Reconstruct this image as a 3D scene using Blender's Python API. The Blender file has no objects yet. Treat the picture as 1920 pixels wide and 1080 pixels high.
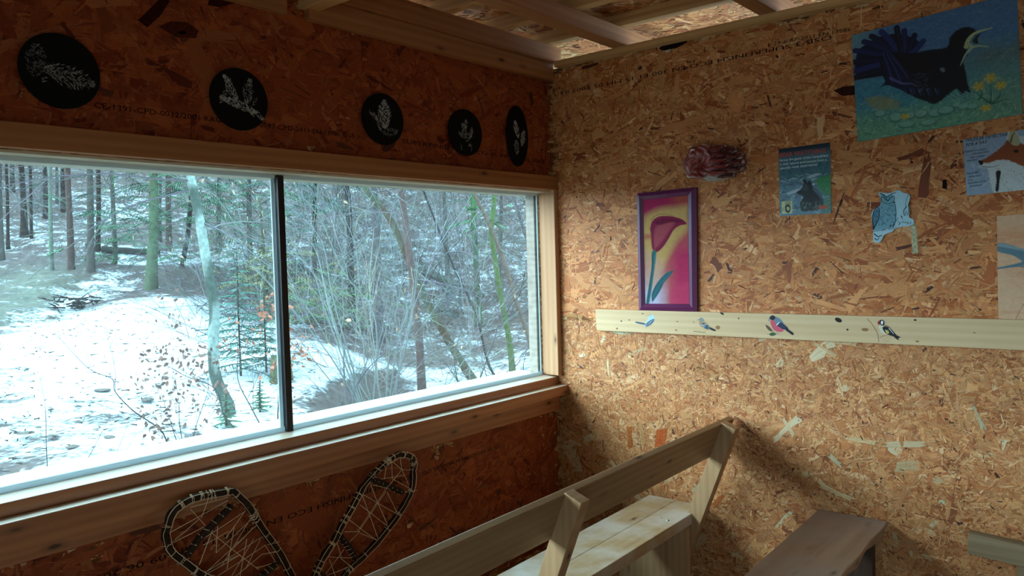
import bpy, bmesh, math, random
import numpy as np
from mathutils import Vector, Matrix

random.seed(7)
RG = np.random.default_rng(11)
SC = bpy.context.scene
COL = SC.collection

# ------------------------------------------------------------------ camera, world, light, exposure
cam_d = bpy.data.cameras.new('camera')
cam = bpy.data.objects.new('camera', cam_d)
COL.objects.link(cam)
cam_d.sensor_width = 36.0
cam_d.lens = 1469.6 / 1920 * 36.0
cam_d.clip_start = 0.02
cam_d.clip_end = 400
_yaw, _pit, _rol = 0.6953606, -0.0409495, -0.0279265
_f = Vector((-math.sin(_yaw) * math.cos(_pit), math.cos(_yaw) * math.cos(_pit), math.sin(_pit)))
_r = Vector((math.cos(_yaw), math.sin(_yaw), 0))
_u = _r.cross(_f)
_r2 = _r * math.cos(_rol) + _u * math.sin(_rol)
_u2 = -_r * math.sin(_rol) + _u * math.cos(_rol)
_m = Matrix((_r2, _u2, -_f)).transposed().to_4x4()
_m.translation = Vector((2.23319, -3.0, 1.58))
cam.matrix_world = _m
SC.camera = cam

world = bpy.data.worlds.new('overcast_sky')
SC.world = world
world.use_nodes = True
_n = world.node_tree.nodes
_bg = _n['Background']
_bg.inputs['Color'].default_value = (0.52, 0.84, 1.0, 1)
_bg.inputs['Strength'].default_value = 3.1

_s = bpy.data.lights.new('winter_sun', 'SUN')
_s.energy = 2.3
_s.angle = math.radians(50)
_s.color = (0.90, 0.96, 1.0)
sun = bpy.data.objects.new('winter_sun', _s)
COL.objects.link(sun)
sun.rotation_euler = Vector((0.60, 0.68, -0.28)).to_track_quat('-Z', 'Y').to_euler()

SC.view_settings.view_transform = 'Standard'
SC.view_settings.look = 'None'
SC.view_settings.exposure = 1.32
SC.view_settings.gamma = 1.0
SC.view_settings.use_curve_mapping = False

# ------------------------------------------------------------------ helpers
def s2l(c):
    return tuple((x / 12.92 if x <= 0.04045 else ((x + 0.055) / 1.055) ** 2.4) for x in c)

def h8(r, g, b):
    return s2l((r / 255, g / 255, b / 255))

class MB:
    """collects polygons; build() links them as ONE mesh object"""
    def __init__(s):
        s.v = []; s.f = []; s.m = []; s.c = []; s.uv = []; s.n = 0; s.smooth = []
    def add(s, verts, faces, mat=0, col=(1, 1, 1), uv=None, smooth=False):
        verts = np.asarray(verts, float)
        k = len(verts)
        s.v.append(verts)
        s.f.extend([[i + s.n for i in f] for f in faces])
        s.m.extend([mat] * len(faces))
        s.smooth.extend([smooth] * len(faces))
        col = np.asarray(col, float)
        s.c.append(np.tile(col, (k, 1)) if col.ndim == 1 else col)
        s.uv.append(np.zeros((k, 2)) if uv is None else np.asarray(uv, float))
        s.n += k
        return s
    def box(s, a, b, mat=0, col=(1, 1, 1)):
        (x0, y0, z0), (x1, y1, z1) = a, b
        v = [(x0, y0, z0), (x1, y0, z0), (x1, y1, z0), (x0, y1, z0), (x0, y0, z1), (x1, y0, z1), (x1, y1, z1), (x0, y1, z1)]
        return s.hexa(v, mat, col)
    def hexa(s, v, mat=0, col=(1, 1, 1), bev=0.0025):
        f = [(0, 3, 2, 1), (4, 5, 6, 7), (0, 1, 5, 4), (1, 2, 6, 5), (2, 3, 7, 6), (3, 0, 4, 7)]
        if bev <= 0:
            return s.add(v, f, mat, col)
        bm = bmesh.new()
        bv = [bm.verts.new(p) for p in v]
        for q in f: bm.faces.new([bv[i] for i in q])
        d = min((Vector(v[i]) - Vector(v[j])).length for i, j in ((0, 1), (1, 2), (0, 4)))
        bmesh.ops.bevel(bm, geom=bm.edges[:], offset=min(bev, d * .3), segments=2, affect='EDGES', profile=.6)
        bm.verts.index_update()
        vs = [tuple(x.co) for x in bm.verts]
        fs = [[x.index for x in q.verts] for q in bm.faces]
        bm.free()
        return s.add(vs, fs, mat, col)
    def tube(s, pts, rad, sides=6, mat=0, col=(1, 1, 1), cap=True):
        P = np.asarray(pts, float); n = len(P)
        if np.isscalar(rad): rad = [rad] * n
        rad = np.asarray(rad, float)
        T = np.zeros_like(P)
        T[1:-1] = P[2:] - P[:-2]; T[0] = P[1] - P[0]; T[-1] = P[-1] - P[-2]
        T /= (np.linalg.norm(T, axis=1, keepdims=True) + 1e-12)
        ref = np.array([0.31, 0.17, 0.93]) if abs(T[0][2]) < .9 else np.array([1., .1, 0])
        U = np.cross(T, ref); U /= (np.linalg.norm(U, axis=1, keepdims=True) + 1e-12)
        V = np.cross(T, U)
        a = np.arange(sides) * 2 * math.pi / sides
        ring = P[:, None, :] + rad[:, None, None] * (np.cos(a)[None, :, None] * U[:, None, :] + np.sin(a)[None, :, None] * V[:, None, :])
        fs = []
        for i in range(n - 1):
            for k in range(sides):
                k2 = (k + 1) % sides
                fs.append((i * sides + k, i * sides + k2, (i + 1) * sides + k2, (i + 1) * sides + k))
        if cap:
            fs.append(tuple(range(sides))[::-1]); fs.append(tuple(range((n - 1) * sides, n * sides)))
        return s.add(ring.reshape(-1, 3), fs, mat, col, smooth=sides > 3)

def world_loc(o):
    v = Vector((0, 0, 0))
    while o is not None:
        v += o.location; o = o.parent
    return np.array(v)

def obj(name, mb, mats, parent=None, origin=None):
    V = np.concatenate(mb.v) if mb.v else np.zeros((0, 3))
    if parent is not None:
        base = world_loc(parent)
    else:
        if origin is None:
            lo, hi = V.min(0), V.max(0)
            origin = ((lo[0] + hi[0]) / 2, (lo[1] + hi[1]) / 2, lo[2])
        base = np.array(origin, float)
    me = bpy.data.meshes.new(name)
    me.from_pydata((V - base).tolist(), [], mb.f)
    if not isinstance(mats, (list, tuple)): mats = [mats]
    for m in mats: me.materials.append(m)
    if len(mats) > 1: me.polygons.foreach_set('material_index', mb.m)
    me.polygons.foreach_set('use_smooth', mb.smooth)
    C = np.concatenate(mb.c)
    at = me.color_attributes.new('Col', 'FLOAT_COLOR', 'POINT')
    at.data.foreach_set('color', np.hstack([C, np.ones((len(C), 1))]).astype(np.float32).ravel())
    UV = np.concatenate(mb.uv)
    if np.any(UV):
        li = np.zeros(len(me.loops), dtype=np.int32)
        me.loops.foreach_get('vertex_index', li)
        uvl = me.uv_layers.new(name='UVMap')
        uvl.data.foreach_set('uv', UV[li].astype(np.float32).ravel())
    me.update()
    o = bpy.data.objects.new(name, me)
    COL.objects.link(o)
    if parent is not None: o.parent = parent
    else: o.location = Vector(base)
    return o

def tag(o, label=None, cat=None, group=None, kind=None):
    if label: o['label'] = label
    if cat: o['category'] = cat
    if group: o['group'] = group
    if kind: o['kind'] = kind
    return o

def thing(name, label, cat, loc, group=None, kind=None):
    o = bpy.data.objects.new(name, None)
    COL.objects.link(o)
    o.location = loc
    o.empty_display_size = .05
    return tag(o, label, cat, group, kind)

def struct(name, mb, mats, parent=None, label=None, cat=None):
    o = obj(name, mb, mats, parent, origin=(0, 0, 0) if parent is None else None)
    if parent is None:
        tag(o, label, cat, None, 'structure')
    return o

# ------------------------------------------------------------------ materials
def newmat(name, rough=.6, col=(.5, .5, .5), metal=0.0, spec=.5):
    m = bpy.data.materials.new(name); m.use_nodes = True
    b = m.node_tree.nodes['Principled BSDF']
    b.inputs['Base Color'].default_value = (*col, 1)
    b.inputs['Roughness'].default_value = rough
    b.inputs['Metallic'].default_value = metal
    b.inputs['Specular IOR Level'].default_value = spec
    return m, m.node_tree, b

class G:
    """terse node wiring"""
    def __init__(s, nt): s.nt = nt
    def n(s, t, **k):
        x = s.nt.nodes.new(t)
        for a, v in k.items():
            if a.startswith('i_'):
                x.inputs[a[2:].replace('_', ' ')].default_value = v
            else: setattr(x, a, v)
        return x
    def l(s, a, b): s.nt.links.new(a, b)
    def ramp(s, fac, stops, interp='LINEAR'):
        r = s.nt.nodes.new('ShaderNodeValToRGB'); r.color_ramp.interpolation = interp
        e = r.color_ramp.elements
        while len(e) < len(stops): e.new(.5)
        for q, (p, c) in zip(e, stops):
            q.position = p; q.color = (*c, 1) if len(c) == 3 else c
        s.l(fac, r.inputs[0]); return r.outputs[0]
    def mix(s, fac, a, b, mode='MIX'):
        x = s.nt.nodes.new('ShaderNodeMix'); x.data_type = 'RGBA'; x.blend_type = mode
        for val, i in ((fac, 0), (a, 6), (b, 7)):
            if hasattr(val, 'is_linked') or hasattr(val, 'node'): s.l(val, x.inputs[i])
            elif i == 0: x.inputs[0].default_value = val
            else: x.inputs[i].default_value = (*val, 1)
        return x.outputs[2]
    def math(s, op, a, b=0.0):
        x = s.nt.nodes.new('ShaderNodeMath'); x.operation = op
        for val, i in ((a, 0), (b, 1)):
            if hasattr(val, 'node'): s.l(val, x.inputs[i])
            else: x.inputs[i].default_value = val
        return x.outputs[0]
    def coord(s, kind='Object', scale=(1, 1, 1), rot=(0, 0, 0)):
        c = s.nt.nodes.new('ShaderNodeTexCoord'); m = s.nt.nodes.new('ShaderNodeMapping')
        m.inputs['Scale'].default_value = scale; m.inputs['Rotation'].default_value = rot
        s.l(c.outputs[kind], m.inputs[0]); return m.outputs[0]
    def noise(s, vec, scale=5, detail=4, rough=.5, dist=0):
        x = s.n('ShaderNodeTexNoise'); x.inputs['Scale'].default_value = scale
        x.inputs['Detail'].default_value = detail; x.inputs['Roughness'].default_value = rough
        x.inputs['Distortion'].default_value = dist
        s.l(vec, x.inputs['Vector']); return x.outputs[0]
    def bump(s, h, bsdf, strength=.3, dist=.002):
        x = s.n('ShaderNodeBump'); x.inputs['Strength'].default_value = strength; x.inputs['Distance'].default_value = dist
        s.l(h, x.inputs['Height']); s.l(x.outputs[0], bsdf.inputs['Normal'])

def wood(name, light, dark, axis='Y', rough=.62, knots=True, knotcol=(.06, .02, .008), spec=.3, grey=None):
    m, nt, b = newmat(name, rough, spec=spec); g = G(nt)
    sc = {'X': (1.2, 26, 26), 'Y': (26, 1.2, 26), 'Z': (26, 26, 1.2)}[axis]
    v = g.coord('Object', sc)
    n1 = g.noise(v, 1.0, 6, .62, .6)
    sc2 = tuple(x * .25 for x in sc)
    n2 = g.noise(g.coord('Object', sc2), 1.3, 3, .5, 1.2)
    w = g.n('ShaderNodeTexWave'); w.wave_type = 'BANDS'; w.bands_direction = {'X': 'Z', 'Y': 'Z', 'Z': 'X'}[axis]
    w.inputs['Scale'].default_value = .42; w.inputs['Distortion'].default_value = 7; w.inputs['Detail'].default_value = 3
    w.inputs['Detail Scale'].default_value = .5
    g.l(v, w.inputs['Vector'])
    f = g.math('ADD', g.math('MULTIPLY', n1, .5), g.math('MULTIPLY', w.outputs['Fac'], .11))
    f = g.math('ADD', f, g.math('MULTIPLY', n2, .43))
    c = g.ramp(f, [(.28, dark), (.72, light)])
    if grey:
        gn = g.noise(g.coord('Object', (3, 3, 3)), 1.5, 4, .6)
        c = g.mix(g.ramp(gn, [(.42, (0, 0, 0)), (.62, (1, 1, 1))]), c, grey)
    if knots:
        ks = {'X': (4, 11, 11), 'Y': (11, 4, 11), 'Z': (11, 11, 4)}[axis]
        vo = g.n('ShaderNodeTexVoronoi'); vo.inputs['Scale'].default_value = 1.0; vo.inputs['Randomness'].default_value = 1
        g.l(g.coord('Object', ks), vo.inputs['Vector'])
        k = g.ramp(vo.outputs['Distance'], [(.045, (1, 1, 1)), (.085, (.35, .35, .35)), (.17, (0, 0, 0))])
        c = g.mix(k, c, knotcol)
    g.l(c, b.inputs['Base Color'])
    g.bump(f, b, .25, .0015)
    return m

def colmat(name, rough=.7, grain=None, spec=.3, bump=0, mul=1.0):
    """the painted or natural colour of each piece is stored on the mesh; a fine noise breaks it up"""
    m, nt, b = newmat(name, rough, spec=spec); g = G(nt)
    a = g.n('ShaderNodeAttribute', attribute_name='Col')
    c = a.outputs['Color']
    if mul != 1.0: c = g.mix(1.0, c, (mul, mul, mul), 'MULTIPLY')
    if grain:
        v = g.coord('Object', (grain[0],) * 3)
        n = g.noise(v, 1.0, 5, .6)
        k = g.ramp(n, [(.3, (1 - grain[1],) * 3), (.7, (1 + grain[1] * .6,) * 3)])
        c = g.mix(1.0, c, k, 'MULTIPLY')
        if bump: g.bump(n, b, bump, .002)
    g.l(c, b.inputs['Base Color'])
    return m

def osb_strand_mat():
    m, nt, b = newmat('osb_strands', .55, spec=.35); g = G(nt)
    a = g.n('ShaderNodeAttribute', attribute_name='Col')
    tc = g.n('ShaderNodeTexCoord')
    mp = g.n('ShaderNodeMapping'); mp.inputs['Scale'].default_value = (18, 420, 1)
    g.l(tc.outputs['UV'], mp.inputs[0])
    n = g.noise(mp.outputs[0], 1.0, 5, .65, .3)
    k = g.ramp(n, [(.3, (.66,) * 3), (.5, (1,) * 3), (.75, (1.2,) * 3)])
    c = g.mix(1.0, a.outputs['Color'], k, 'MULTIPLY')
    g.l(c, b.inputs['Base Color'])
    g.bump(n, b, .5, .0012)
    return m

def osb_base_mat():
    m, nt, b = newmat('osb_core', .7, spec=.2); g = G(nt)
    c = None
    for i, (rot, sc) in enumerate([(0.2, 1), (1.1, 1.3), (2.0, .8), (2.8, 1.6), (.7, 2.2), (1.7, 2.0)]):
        v = g.n('ShaderNodeTexVoronoi'); v.distance = 'CHEBYCHEV'; v.inputs['Scale'].default_value = 9 * sc
        x = g.coord('Object', (1, 1, 3.6), (rot, rot, 0))
        g.l(x, v.inputs['Vector'])
        s = g.n('ShaderNodeSeparateColor'); g.l(v.outputs['Color'], s.inputs[0])
        col = g.ramp(s.outputs[0], [(0, h8(96, 56, 26)), (.35, h8(160, 108, 62)), (.7, h8(196, 150, 100)), (1, h8(214, 178, 132))])
        msk = g.ramp(s.outputs[1], [(.45, (0, 0, 0)), (.5, (1, 1, 1))])
        c = col if c is None else g.mix(msk, c, col)
    g.l(c, b.inputs['Base Color'])
    return m

OSB_S = osb_strand_mat(); OSB_B = osb_base_mat()
PINE_Y = wood('pine_y', h8(184, 122, 74), h8(138, 82, 46), 'Y')
PINE_X = wood('pine_x', h8(226, 178, 118), h8(178, 118, 66), 'X')
PINE_Z = wood('pine_z', h8(206, 160, 120), h8(166, 114, 76), 'Z')
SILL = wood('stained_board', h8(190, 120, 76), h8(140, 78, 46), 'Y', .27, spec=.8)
WHITEBOARD = wood('pale_spruce_x', h8(226, 202, 158), h8(196, 164, 114), 'X', .6)
BENCH_Y = wood('bench_pine', h8(200, 168, 124), h8(158, 120, 80), 'Y', .36, spec=.6, grey=h8(206, 188, 168))
BENCH_B = wood('bench_back_pine_shaded', h8(176, 140, 98), h8(134, 98, 64), 'Y', .4, spec=.5)  # seat pine darkened: shade on the backrest's room side put into the colour
BENCH_Z = wood('bench_post_pine', h8(200, 160, 116), h8(158, 116, 76), 'Z', .55, spec=.4)
BENCH_OLD = wood('weathered_bench', h8(186, 152, 126), h8(126, 94, 74), 'Y', .38, spec=.6, grey=h8(166, 146, 132))
LIT_TOP = wood('ledge_lit_top', h8(240, 222, 200), h8(214, 190, 164), 'Y', .4, spec=.6, knots=False)  # daylight falling on the ledge tops, painted as pale wood
GREYWOOD = wood('grey_weathered_wood', h8(172, 160, 146), h8(124, 112, 100), 'Y', .7, knots=False)
GREYBLOCK = wood('grey_block_wood', h8(160, 136, 104), h8(116, 94, 68), 'X', .7, knots=False)

# ------------------------------------------------------------------ oriented strand board
PAL = np.array([h8(204, 150, 96), h8(214, 166, 112), h8(190, 128, 74), h8(178, 112, 60), h8(220, 180, 130),
                h8(158, 92, 48), h8(196, 142, 92), h8(128, 70, 38), h8(208, 160, 104), h8(226, 196, 152), h8(184, 132, 84), h8(170, 104, 52)])
PAL = PAL * np.array([1.06, .86, .77])
PW = np.array([16, 14, 14, 9, 9, 5, 14, 2.5, 14, 4, 10, 6.0]); PW /= PW.sum()

def strands(mb, rect, n, L, Wd, frame, z0, z1, horiz=.35, pal=PAL, pw=PW, hole=None, ragged=.12, palescale=1.0):
    """frame(u, v, h) -> world point: u along the wall, v up, h off the surface"""
    u0, u1, v0, v1 = rect
    ln = np.exp(RG.normal(math.log(L), .42, n)); wd = np.exp(RG.normal(math.log(Wd), .5, n)); wd = np.minimum(wd, ln * .55)
    cu = RG.uniform(u0, u1, n); cv = RG.uniform(v0, v1, n)
    th = np.where(RG.random(n) < horiz, RG.normal(0, .35, n), RG.uniform(0, math.pi, n))
    prof = np.array([(-.5, -.2), (-.44, -.5), (-.1, -.5), (.2, -.5), (.46, -.5), (.5, -.1), (.43, .2), (.48, .5), (.1, .5), (-.2, .5), (-.47, .5), (-.42, .15)])
    k = len(prof)
    P = prof[None] + np.stack([RG.normal(0, ragged * .45, (n, k)), RG.normal(0, ragged, (n, k))], -1)
    a = P[..., 0] * ln[:, None]; bb = P[..., 1] * wd[:, None] * (1 + .25 * np.sin(P[..., 0] * 3 + RG.uniform(0, 6, (n, 1))))
    ct, st = np.cos(th)[:, None], np.sin(th)[:, None]
    U = cu[:, None] + a * ct - bb * st; V = cv[:, None] + a * st + bb * ct
    ok = (U.min(1) > u0) & (U.max(1) < u1) & (V.min(1) > v0) & (V.max(1) < v1)
    if hole:
        for (a0, a1, b0, b1) in hole:
            ok &= ~((U.max(1) > a0) & (U.min(1) < a1) & (V.max(1) > b0) & (V.min(1) < b1))
    H = (z0 + (z1 - z0) * np.linspace(0, 1, n))[:, None] + RG.normal(0, .00025, (n, 1)) + P[..., 1] * RG.normal(0, .0007, (n, 1)) + P[..., 0] * RG.normal(0, .0005, (n, 1))
    H = np.clip(H, .0002, .0025)
    c = pal[RG.choice(len(pal), n, p=pw)] * RG.uniform(.82, 1.14, (n, 1))
    idx = np.nonzero(ok)[0]
    U, V, H, c, a, bb = U[idx], V[idx], H[idx], c[idx], a[idx], bb[idx]
    W3 = np.stack(frame(U, V, H), -1).reshape(-1, 3)
    off = RG.uniform(0, 50, (len(idx), 1))
    uv = np.stack([a + off, bb + off * .37], -1).reshape(-1, 2)
    m = len(idx)
    mb.add(W3, (np.arange(m * k).reshape(m, k)).tolist(), 1, np.repeat(c, k, 0), uv)

f_back = lambda U, V, H: (U, -H, V)
f_left = lambda U, V, H: (H, U, V)
f_deck = lambda U, V, H: (U, V, 2.60 - H)

WX1, WY0 = 4.6, -5.2


# back wall (the plane y = 0)
mb = MB()
mb.box((-.12, 0, -.1), (WX1, .02, 2.45), 0)
PALU = PAL * np.array([.98, .90, .82]); PALL = PAL * np.array([.86, .86, .84]) + np.array(h8(176, 138, 100)) * .09
up, lo = (0.0, 3.3, 1.279, 2.449), (0.0, 3.3, .02, 1.277)
strands(mb, up, 5300, .085, .021, f_back, .0003, .0010, pal=PALU)
strands(mb, up, 9800, .055, .012, f_back, .0007, .0017, pal=PALU)
strands(mb, up, 12600, .038, .0045, f_back, .0012, .0021, pal=PALU)
PWl = PW.copy(); PWl[9] *= 1.6; PWl /= PWl.sum()
strands(mb, lo, 5800, .07, .02, f_back, .0003, .0010, pal=PALL)
strands(mb, lo, 16800, .032, .007, f_back, .0007, .0015, .2, PALL)
strands(mb, lo, 36000, .018, .0026, f_back, .0011, .0019, .1, PALL, pw=PWl)
PALE = np.array([h8(214, 190, 150), h8(206, 178, 136), h8(200, 166, 120), h8(186, 182, 144), h8(172, 92, 40)])
strands(mb, lo, 110, .066, .022, f_back, .0017, .0021, .3, PALE, np.array([.22, .25, .3, .15, .08]), ragged=.11)
strands(mb, up, 300, .085, .022, f_back, .0018, .0023, .5, PALU)
DARKP = np.array([h8(70, 32, 18), h8(92, 46, 26)])
strands(mb, up, 220, .03, .006, f_back, .0019, .0023, .3, DARKP, np.array([.5, .5]))
strands(mb, lo, 580, .014, .0035, f_back, .0017, .0021, .1, DARKP, np.array([.5, .5]))
wall_back = struct('wall_back', mb, [OSB_B, OSB_S], label='back wall of raw oriented strand board hung with pictures', cat='wall')

# window wall (the plane x = 0)
WIN = (-3.70, -0.03, 0.985, 1.882)
mb = MB()
mb.box((-.035, WY0, -.1), (0, 0, WIN[2]), 0)
mb.box((-.035, WY0, WIN[3]), (0, 0, 2.475), 0)
mb.box((-.035, WY0, WIN[2]), (0, WIN[0], WIN[3]), 0)
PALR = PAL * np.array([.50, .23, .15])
r_up, r_lo = (-3.6, -.002, 1.89, 2.47), (-3.6, -.002, .2, .86)
for r in (r_up, r_lo):
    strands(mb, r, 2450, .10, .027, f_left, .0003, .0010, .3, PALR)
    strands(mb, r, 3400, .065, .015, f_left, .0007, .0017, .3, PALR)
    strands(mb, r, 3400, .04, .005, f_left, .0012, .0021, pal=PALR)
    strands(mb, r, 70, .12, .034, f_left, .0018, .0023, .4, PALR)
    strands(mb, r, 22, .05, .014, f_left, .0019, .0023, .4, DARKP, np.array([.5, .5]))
wall_left = struct('wall_left', mb, [OSB_B, OSB_S], label='window wall of raw oriented strand board with black discs above', cat='wall')

# the rest of the hut
mb = MB(); mb.box((WX1, WY0, -.1), (WX1 + .02, .02, 2.6), 0)
struct('wall_right', mb, [OSB_B], label='far side wall of raw strand board out of view', cat='wall')
mb = MB()
mb.box((-.035, WY0 - .02, -.1), (3.2, WY0, 2.6), 0); mb.box((3.2, WY0 - .02, 2.0), (WX1, WY0, 2.6), 0); mb.box((4.2, WY0 - .02, -.1), (WX1, WY0, 2.0), 0)
struct('wall_front', mb, [OSB_B], label='entrance wall of raw strand board behind the viewer', cat='wall')
mb = MB()
for i in range(32):
    x = -.03 + i * .145
    mb.box((x, WY0, -.03), (min(x + .142, WX1), 0, 0), 0)
struct('floor', mb, [BENCH_OLD], label='plank floor of the hide', cat='floor')

# ceiling: deck of strand board, battens over two rafters and a double wall plate
ceil = thing('ceiling', 'open timber ceiling of rafters and battens under strand board', 'ceiling', (0, 0, 2.39), kind='structure')
mb = MB(); mb.box((-.75, WY0, 2.601), (WX1, .85, 2.622), 0)
dk = (-.1, 1.9, -1.7, .84)
strands(mb, dk, 2600, .09, .024, f_deck, .0003, .0010, .3)
strands(mb, dk, 6000, .05, .010, f_deck, .0007, .0019, .3)
strands(mb, dk, 400, .012, .004, f_deck, .0017, .0021, .1, DARKP, np.array([.5, .5]))
obj('deck_board', mb, [OSB_B, OSB_S], ceil)
for n_, a, b in [('wall_plate', (0, -1.378, 2.390), (.030, -.012, 2.470)), ('wall_plate', (0, -4.9, 2.390), (.030, -1.462, 2.470)),
                 ('upper_plate', (-.03, -5.1, 2.471), (.052, .022, 2.546)),
                 ('rafter', (.366, -5.1, 2.476), (.44, .70, 2.546)), ('rafter', (1.03, -5.1, 2.476), (1.10, .70, 2.546)), ('rafter', (1.70, -5.1, 2.476), (1.77, .70, 2.546)),
                 ('rafter', (2.4, -5.1, 2.476), (2.47, .70, 2.546)), ('rafter', (3.1, -5.1, 2.476), (3.17, .70, 2.546)), ('rafter', (3.8, -5.1, 2.476), (3.87, .70, 2.546))]:
    mb = MB(); mb.box(a, b); obj(n_, mb, PINE_Y, ceil)
for k in range(12):
    y = -.085 - .335 * k
    mb = MB(); mb.box((-.45, y, 2.547), (WX1, y + .048, 2.600)); obj('batten', mb, PINE_X, ceil)
mb = MB(); mb.box((-.02, -1.40, 2.425), (3.0, -1.335, 2.470)); obj('tie_beam', mb, PINE_X, ceil)

# window trims
def trim(name, v, mat, label, hex_=False):
    mb = MB()
    if hex_: mb.hexa(v)
    else: mb.box(*v)
    if isinstance(mat, list):          # ledge tops take a paler wood: window light put into the colour
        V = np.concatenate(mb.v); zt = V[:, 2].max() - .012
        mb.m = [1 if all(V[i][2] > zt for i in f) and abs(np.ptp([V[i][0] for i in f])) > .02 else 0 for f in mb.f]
    return struct(name, mb, mat, label=label, cat='trim')
trim('trim_1', ((0, -3.9, 1.884), (.034, -.004, 1.948)), PINE_Y, 'knotty pine header board over the window')
trim('trim_2', [(-.061, -3.9, .9615), (.006, -3.9, .9615), (.006, -.004, .9615), (-.061, -.004, .9615), (-.061, -3.9, 1.007), (.006, -3.9, .998), (.006, -.004, .998), (-.061, -.004, 1.007)], [SILL, LIT_TOP], 'upper narrow ledge under the window panes', True)
y0, y1 = -3.9, -.004
trim('trim_3', [(0.002, y0, .858), (.060, y0, .858), (.060, y1, .919), (.002, y1, .919), (.002, y0, .961), (.060, y0, .961), (.060, y1, .961), (.002, y1, .961)], [SILL, LIT_TOP], 'lower projecting window ledge, pale on top', True)
trim('trim_4', ((0, -3.9, .842), (.026, -.022, .944)), SILL, 'dark brown board below the window ledges')
trim('trim_5', ((.052, -.038, 2.448), (4.5, .018, 2.4755)), PINE_X, 'thin rail along the top of the back wall')

# window
PALEW = wood('pale_outer_wood', h8(226, 214, 190), h8(196, 180, 150), 'Y', .6, knots=False)
MILKY = bpy.data.materials.new('milky_profile'); MILKY.use_nodes = True
_g = G(MILKY.node_tree); MILKY.node_tree.nodes.clear()
_o = _g.n('ShaderNodeOutputMaterial'); _d = _g.n('ShaderNodeBsdfDiffuse'); _t = _g.n('ShaderNodeBsdfTranslucent'); _x = _g.n('ShaderNodeMixShader')
_d.inputs[0].default_value = (.7, .76, .78, 1); _t.inputs[0].default_value = (.7, .78, .80, 1); _x.inputs[0].default_value = .45
_g.l(_d.outputs[0], _x.inputs[1]); _g.l(_t.outputs[0], _x.inputs[2]); _g.l(_x.outputs[0], _o.inputs[0])
win = thing('window_1', 'wide two-pane window looking onto the snowy woods', 'window', (-.05, -1.9, .985), kind='structure')
mb = MB()
mb.box((-.072, -3.7, .985), (-.062, -.03, 1.022)); mb.box((-.072, -3.7, 1.862), (-.062, -.03, 1.882))
obj('window_frame', mb, MILKY, win)
mb = MB(); mb.box((-.061, -3.7, 1.874), (-.001, -.03, 1.883)); obj('window_head', mb, PALEW, win)
mb = MB(); mb.box((-.24, -3.75, .95), (-.080, 0, 1.012)); obj('outer_sill', mb, PALEW, win)
mb = MB(); mb.box((-.19, -3.75, 1.868), (-.080, 0, 1.92)); obj('outer_head', mb, PALEW, win)
mb = MB(); mb.box((-.061, -.034, 1.008), (.030, -.004, 1.884)); obj('window_jamb', mb, PINE_Z, win)
mb = MB(); mb.box((-.13, -.050, 1.0), (-.080, -.02, 1.872)); obj('outer_jamb', mb, GREYWOOD, win)
mb = MB(); mb.box((-.070, -1.474, 1.006), (-.048, -1.449, 1.872))
mblk, _, _ = newmat('black_profile', .35, (.006, .007, .010)); obj('mullion', mb, mblk, win)
medge, nt, b = newmat('acrylic_edge', .3, (.62, .80, .86)); b.inputs['Alpha'].default_value = .75
mb = MB()
for (a, b_) in [(-1.488, -1.475), (-1.4485, -1.444), (-.043, -.035)]:
    mb.box((-.072, a, 1.022), (-.066, b_, 1.862))
obj('pane_edge', mb, medge, win)

def glassmat():
    m = bpy.data.materials.new('acrylic_pane'); m.use_nodes = True
    nt = m.node_tree; nt.nodes.clear(); g = G(nt)
    out = g.n('ShaderNodeOutputMaterial')
    tr = g.n('ShaderNodeBsdfTransparent'); tr.inputs[0].default_value = (.90, .975, .99, 1)
    gl = g.n('ShaderNodeBsdfGlossy'); gl.inputs['Roughness'].default_value = .03
    lw = g.n('ShaderNodeLayerWeight'); lw.inputs['Blend'].default_value = .5
    fr = g.math('ADD', g.math('MULTIPLY', g.math('POWER', lw.outputs['Facing'], 4.0), .35), .025)
    mx = g.n('ShaderNodeMixShader'); g.l(fr, mx.inputs[0]); g.l(tr.outputs[0], mx.inputs[1]); g.l(gl.outputs[0], mx.inputs[2])
    # dust and fine scratches on the old acrylic scatter a little daylight
    du = g.n('ShaderNodeBsdfTranslucent'); du.inputs[0].default_value = (.85, .95, 1, 1)
    nz = g.noise(g.coord('Object', (3, 3, 3)), 1.2, 5, .6)
    k = g.ramp(nz, [(.3, (.006,) * 3), (.7, (.014,) * 3)])
    m2 = g.n('ShaderNodeMixShader'); g.l(k, m2.inputs[0]); g.l(mx.outputs[0], m2.inputs[1]); g.l(du.outputs[0], m2.inputs[2])
    g.l(m2.outputs[0], out.inputs[0])
    return m
GLASS = glassmat()
for (a, b_) in [(-3.70, -1.475), (-1.448, -.035)]:
    mb = MB(); mb.box((-.0765, a, 1.0), (-.0735, b_, 1.875)); obj('window_pane', mb, GLASS, win)

# ------------------------------------------------------------------ benches
BENCH_SHADED = wood('shaded_leg_wood', h8(84, 60, 46), h8(50, 34, 26), 'Z', .6)  # weathered bench wood darkened; the shade under the seat is in the colour
def yb(x, y): return x - .024 * (y + .03)          # the bench stands a touch askew to the window wall
def prism(mb, sec, ya, yb_, drift=.024, bev=.003):
    """quad section in (x, z) run from ya to yb_"""
    v = []
    (a, b, c, d) = sec
    for p in (a, b, c, d): pass
    q = lambda p, y: (p[0] - drift * (y + .03), y, p[1])
    v = [q(a, ya), q(b, ya), q(b, yb_), q(a, yb_), q(d, ya), q(c, ya), q(c, yb_), q(d, yb_)]
    mb.hexa(v, bev=bev)
bench = thing('bench', 'long pine bench with a leaning backrest, facing the window', 'bench', (.7, -1.2, 0), group=None)
mb = MB(); prism(mb, [(.505, .476), (.634, .476), (.634, .52), (.505, .52)], -2.6, -.03); prism(mb, [(.6355, .476), (.765, .476), (.765, .52), (.6355, .52)], -2.6, -.03)
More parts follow.
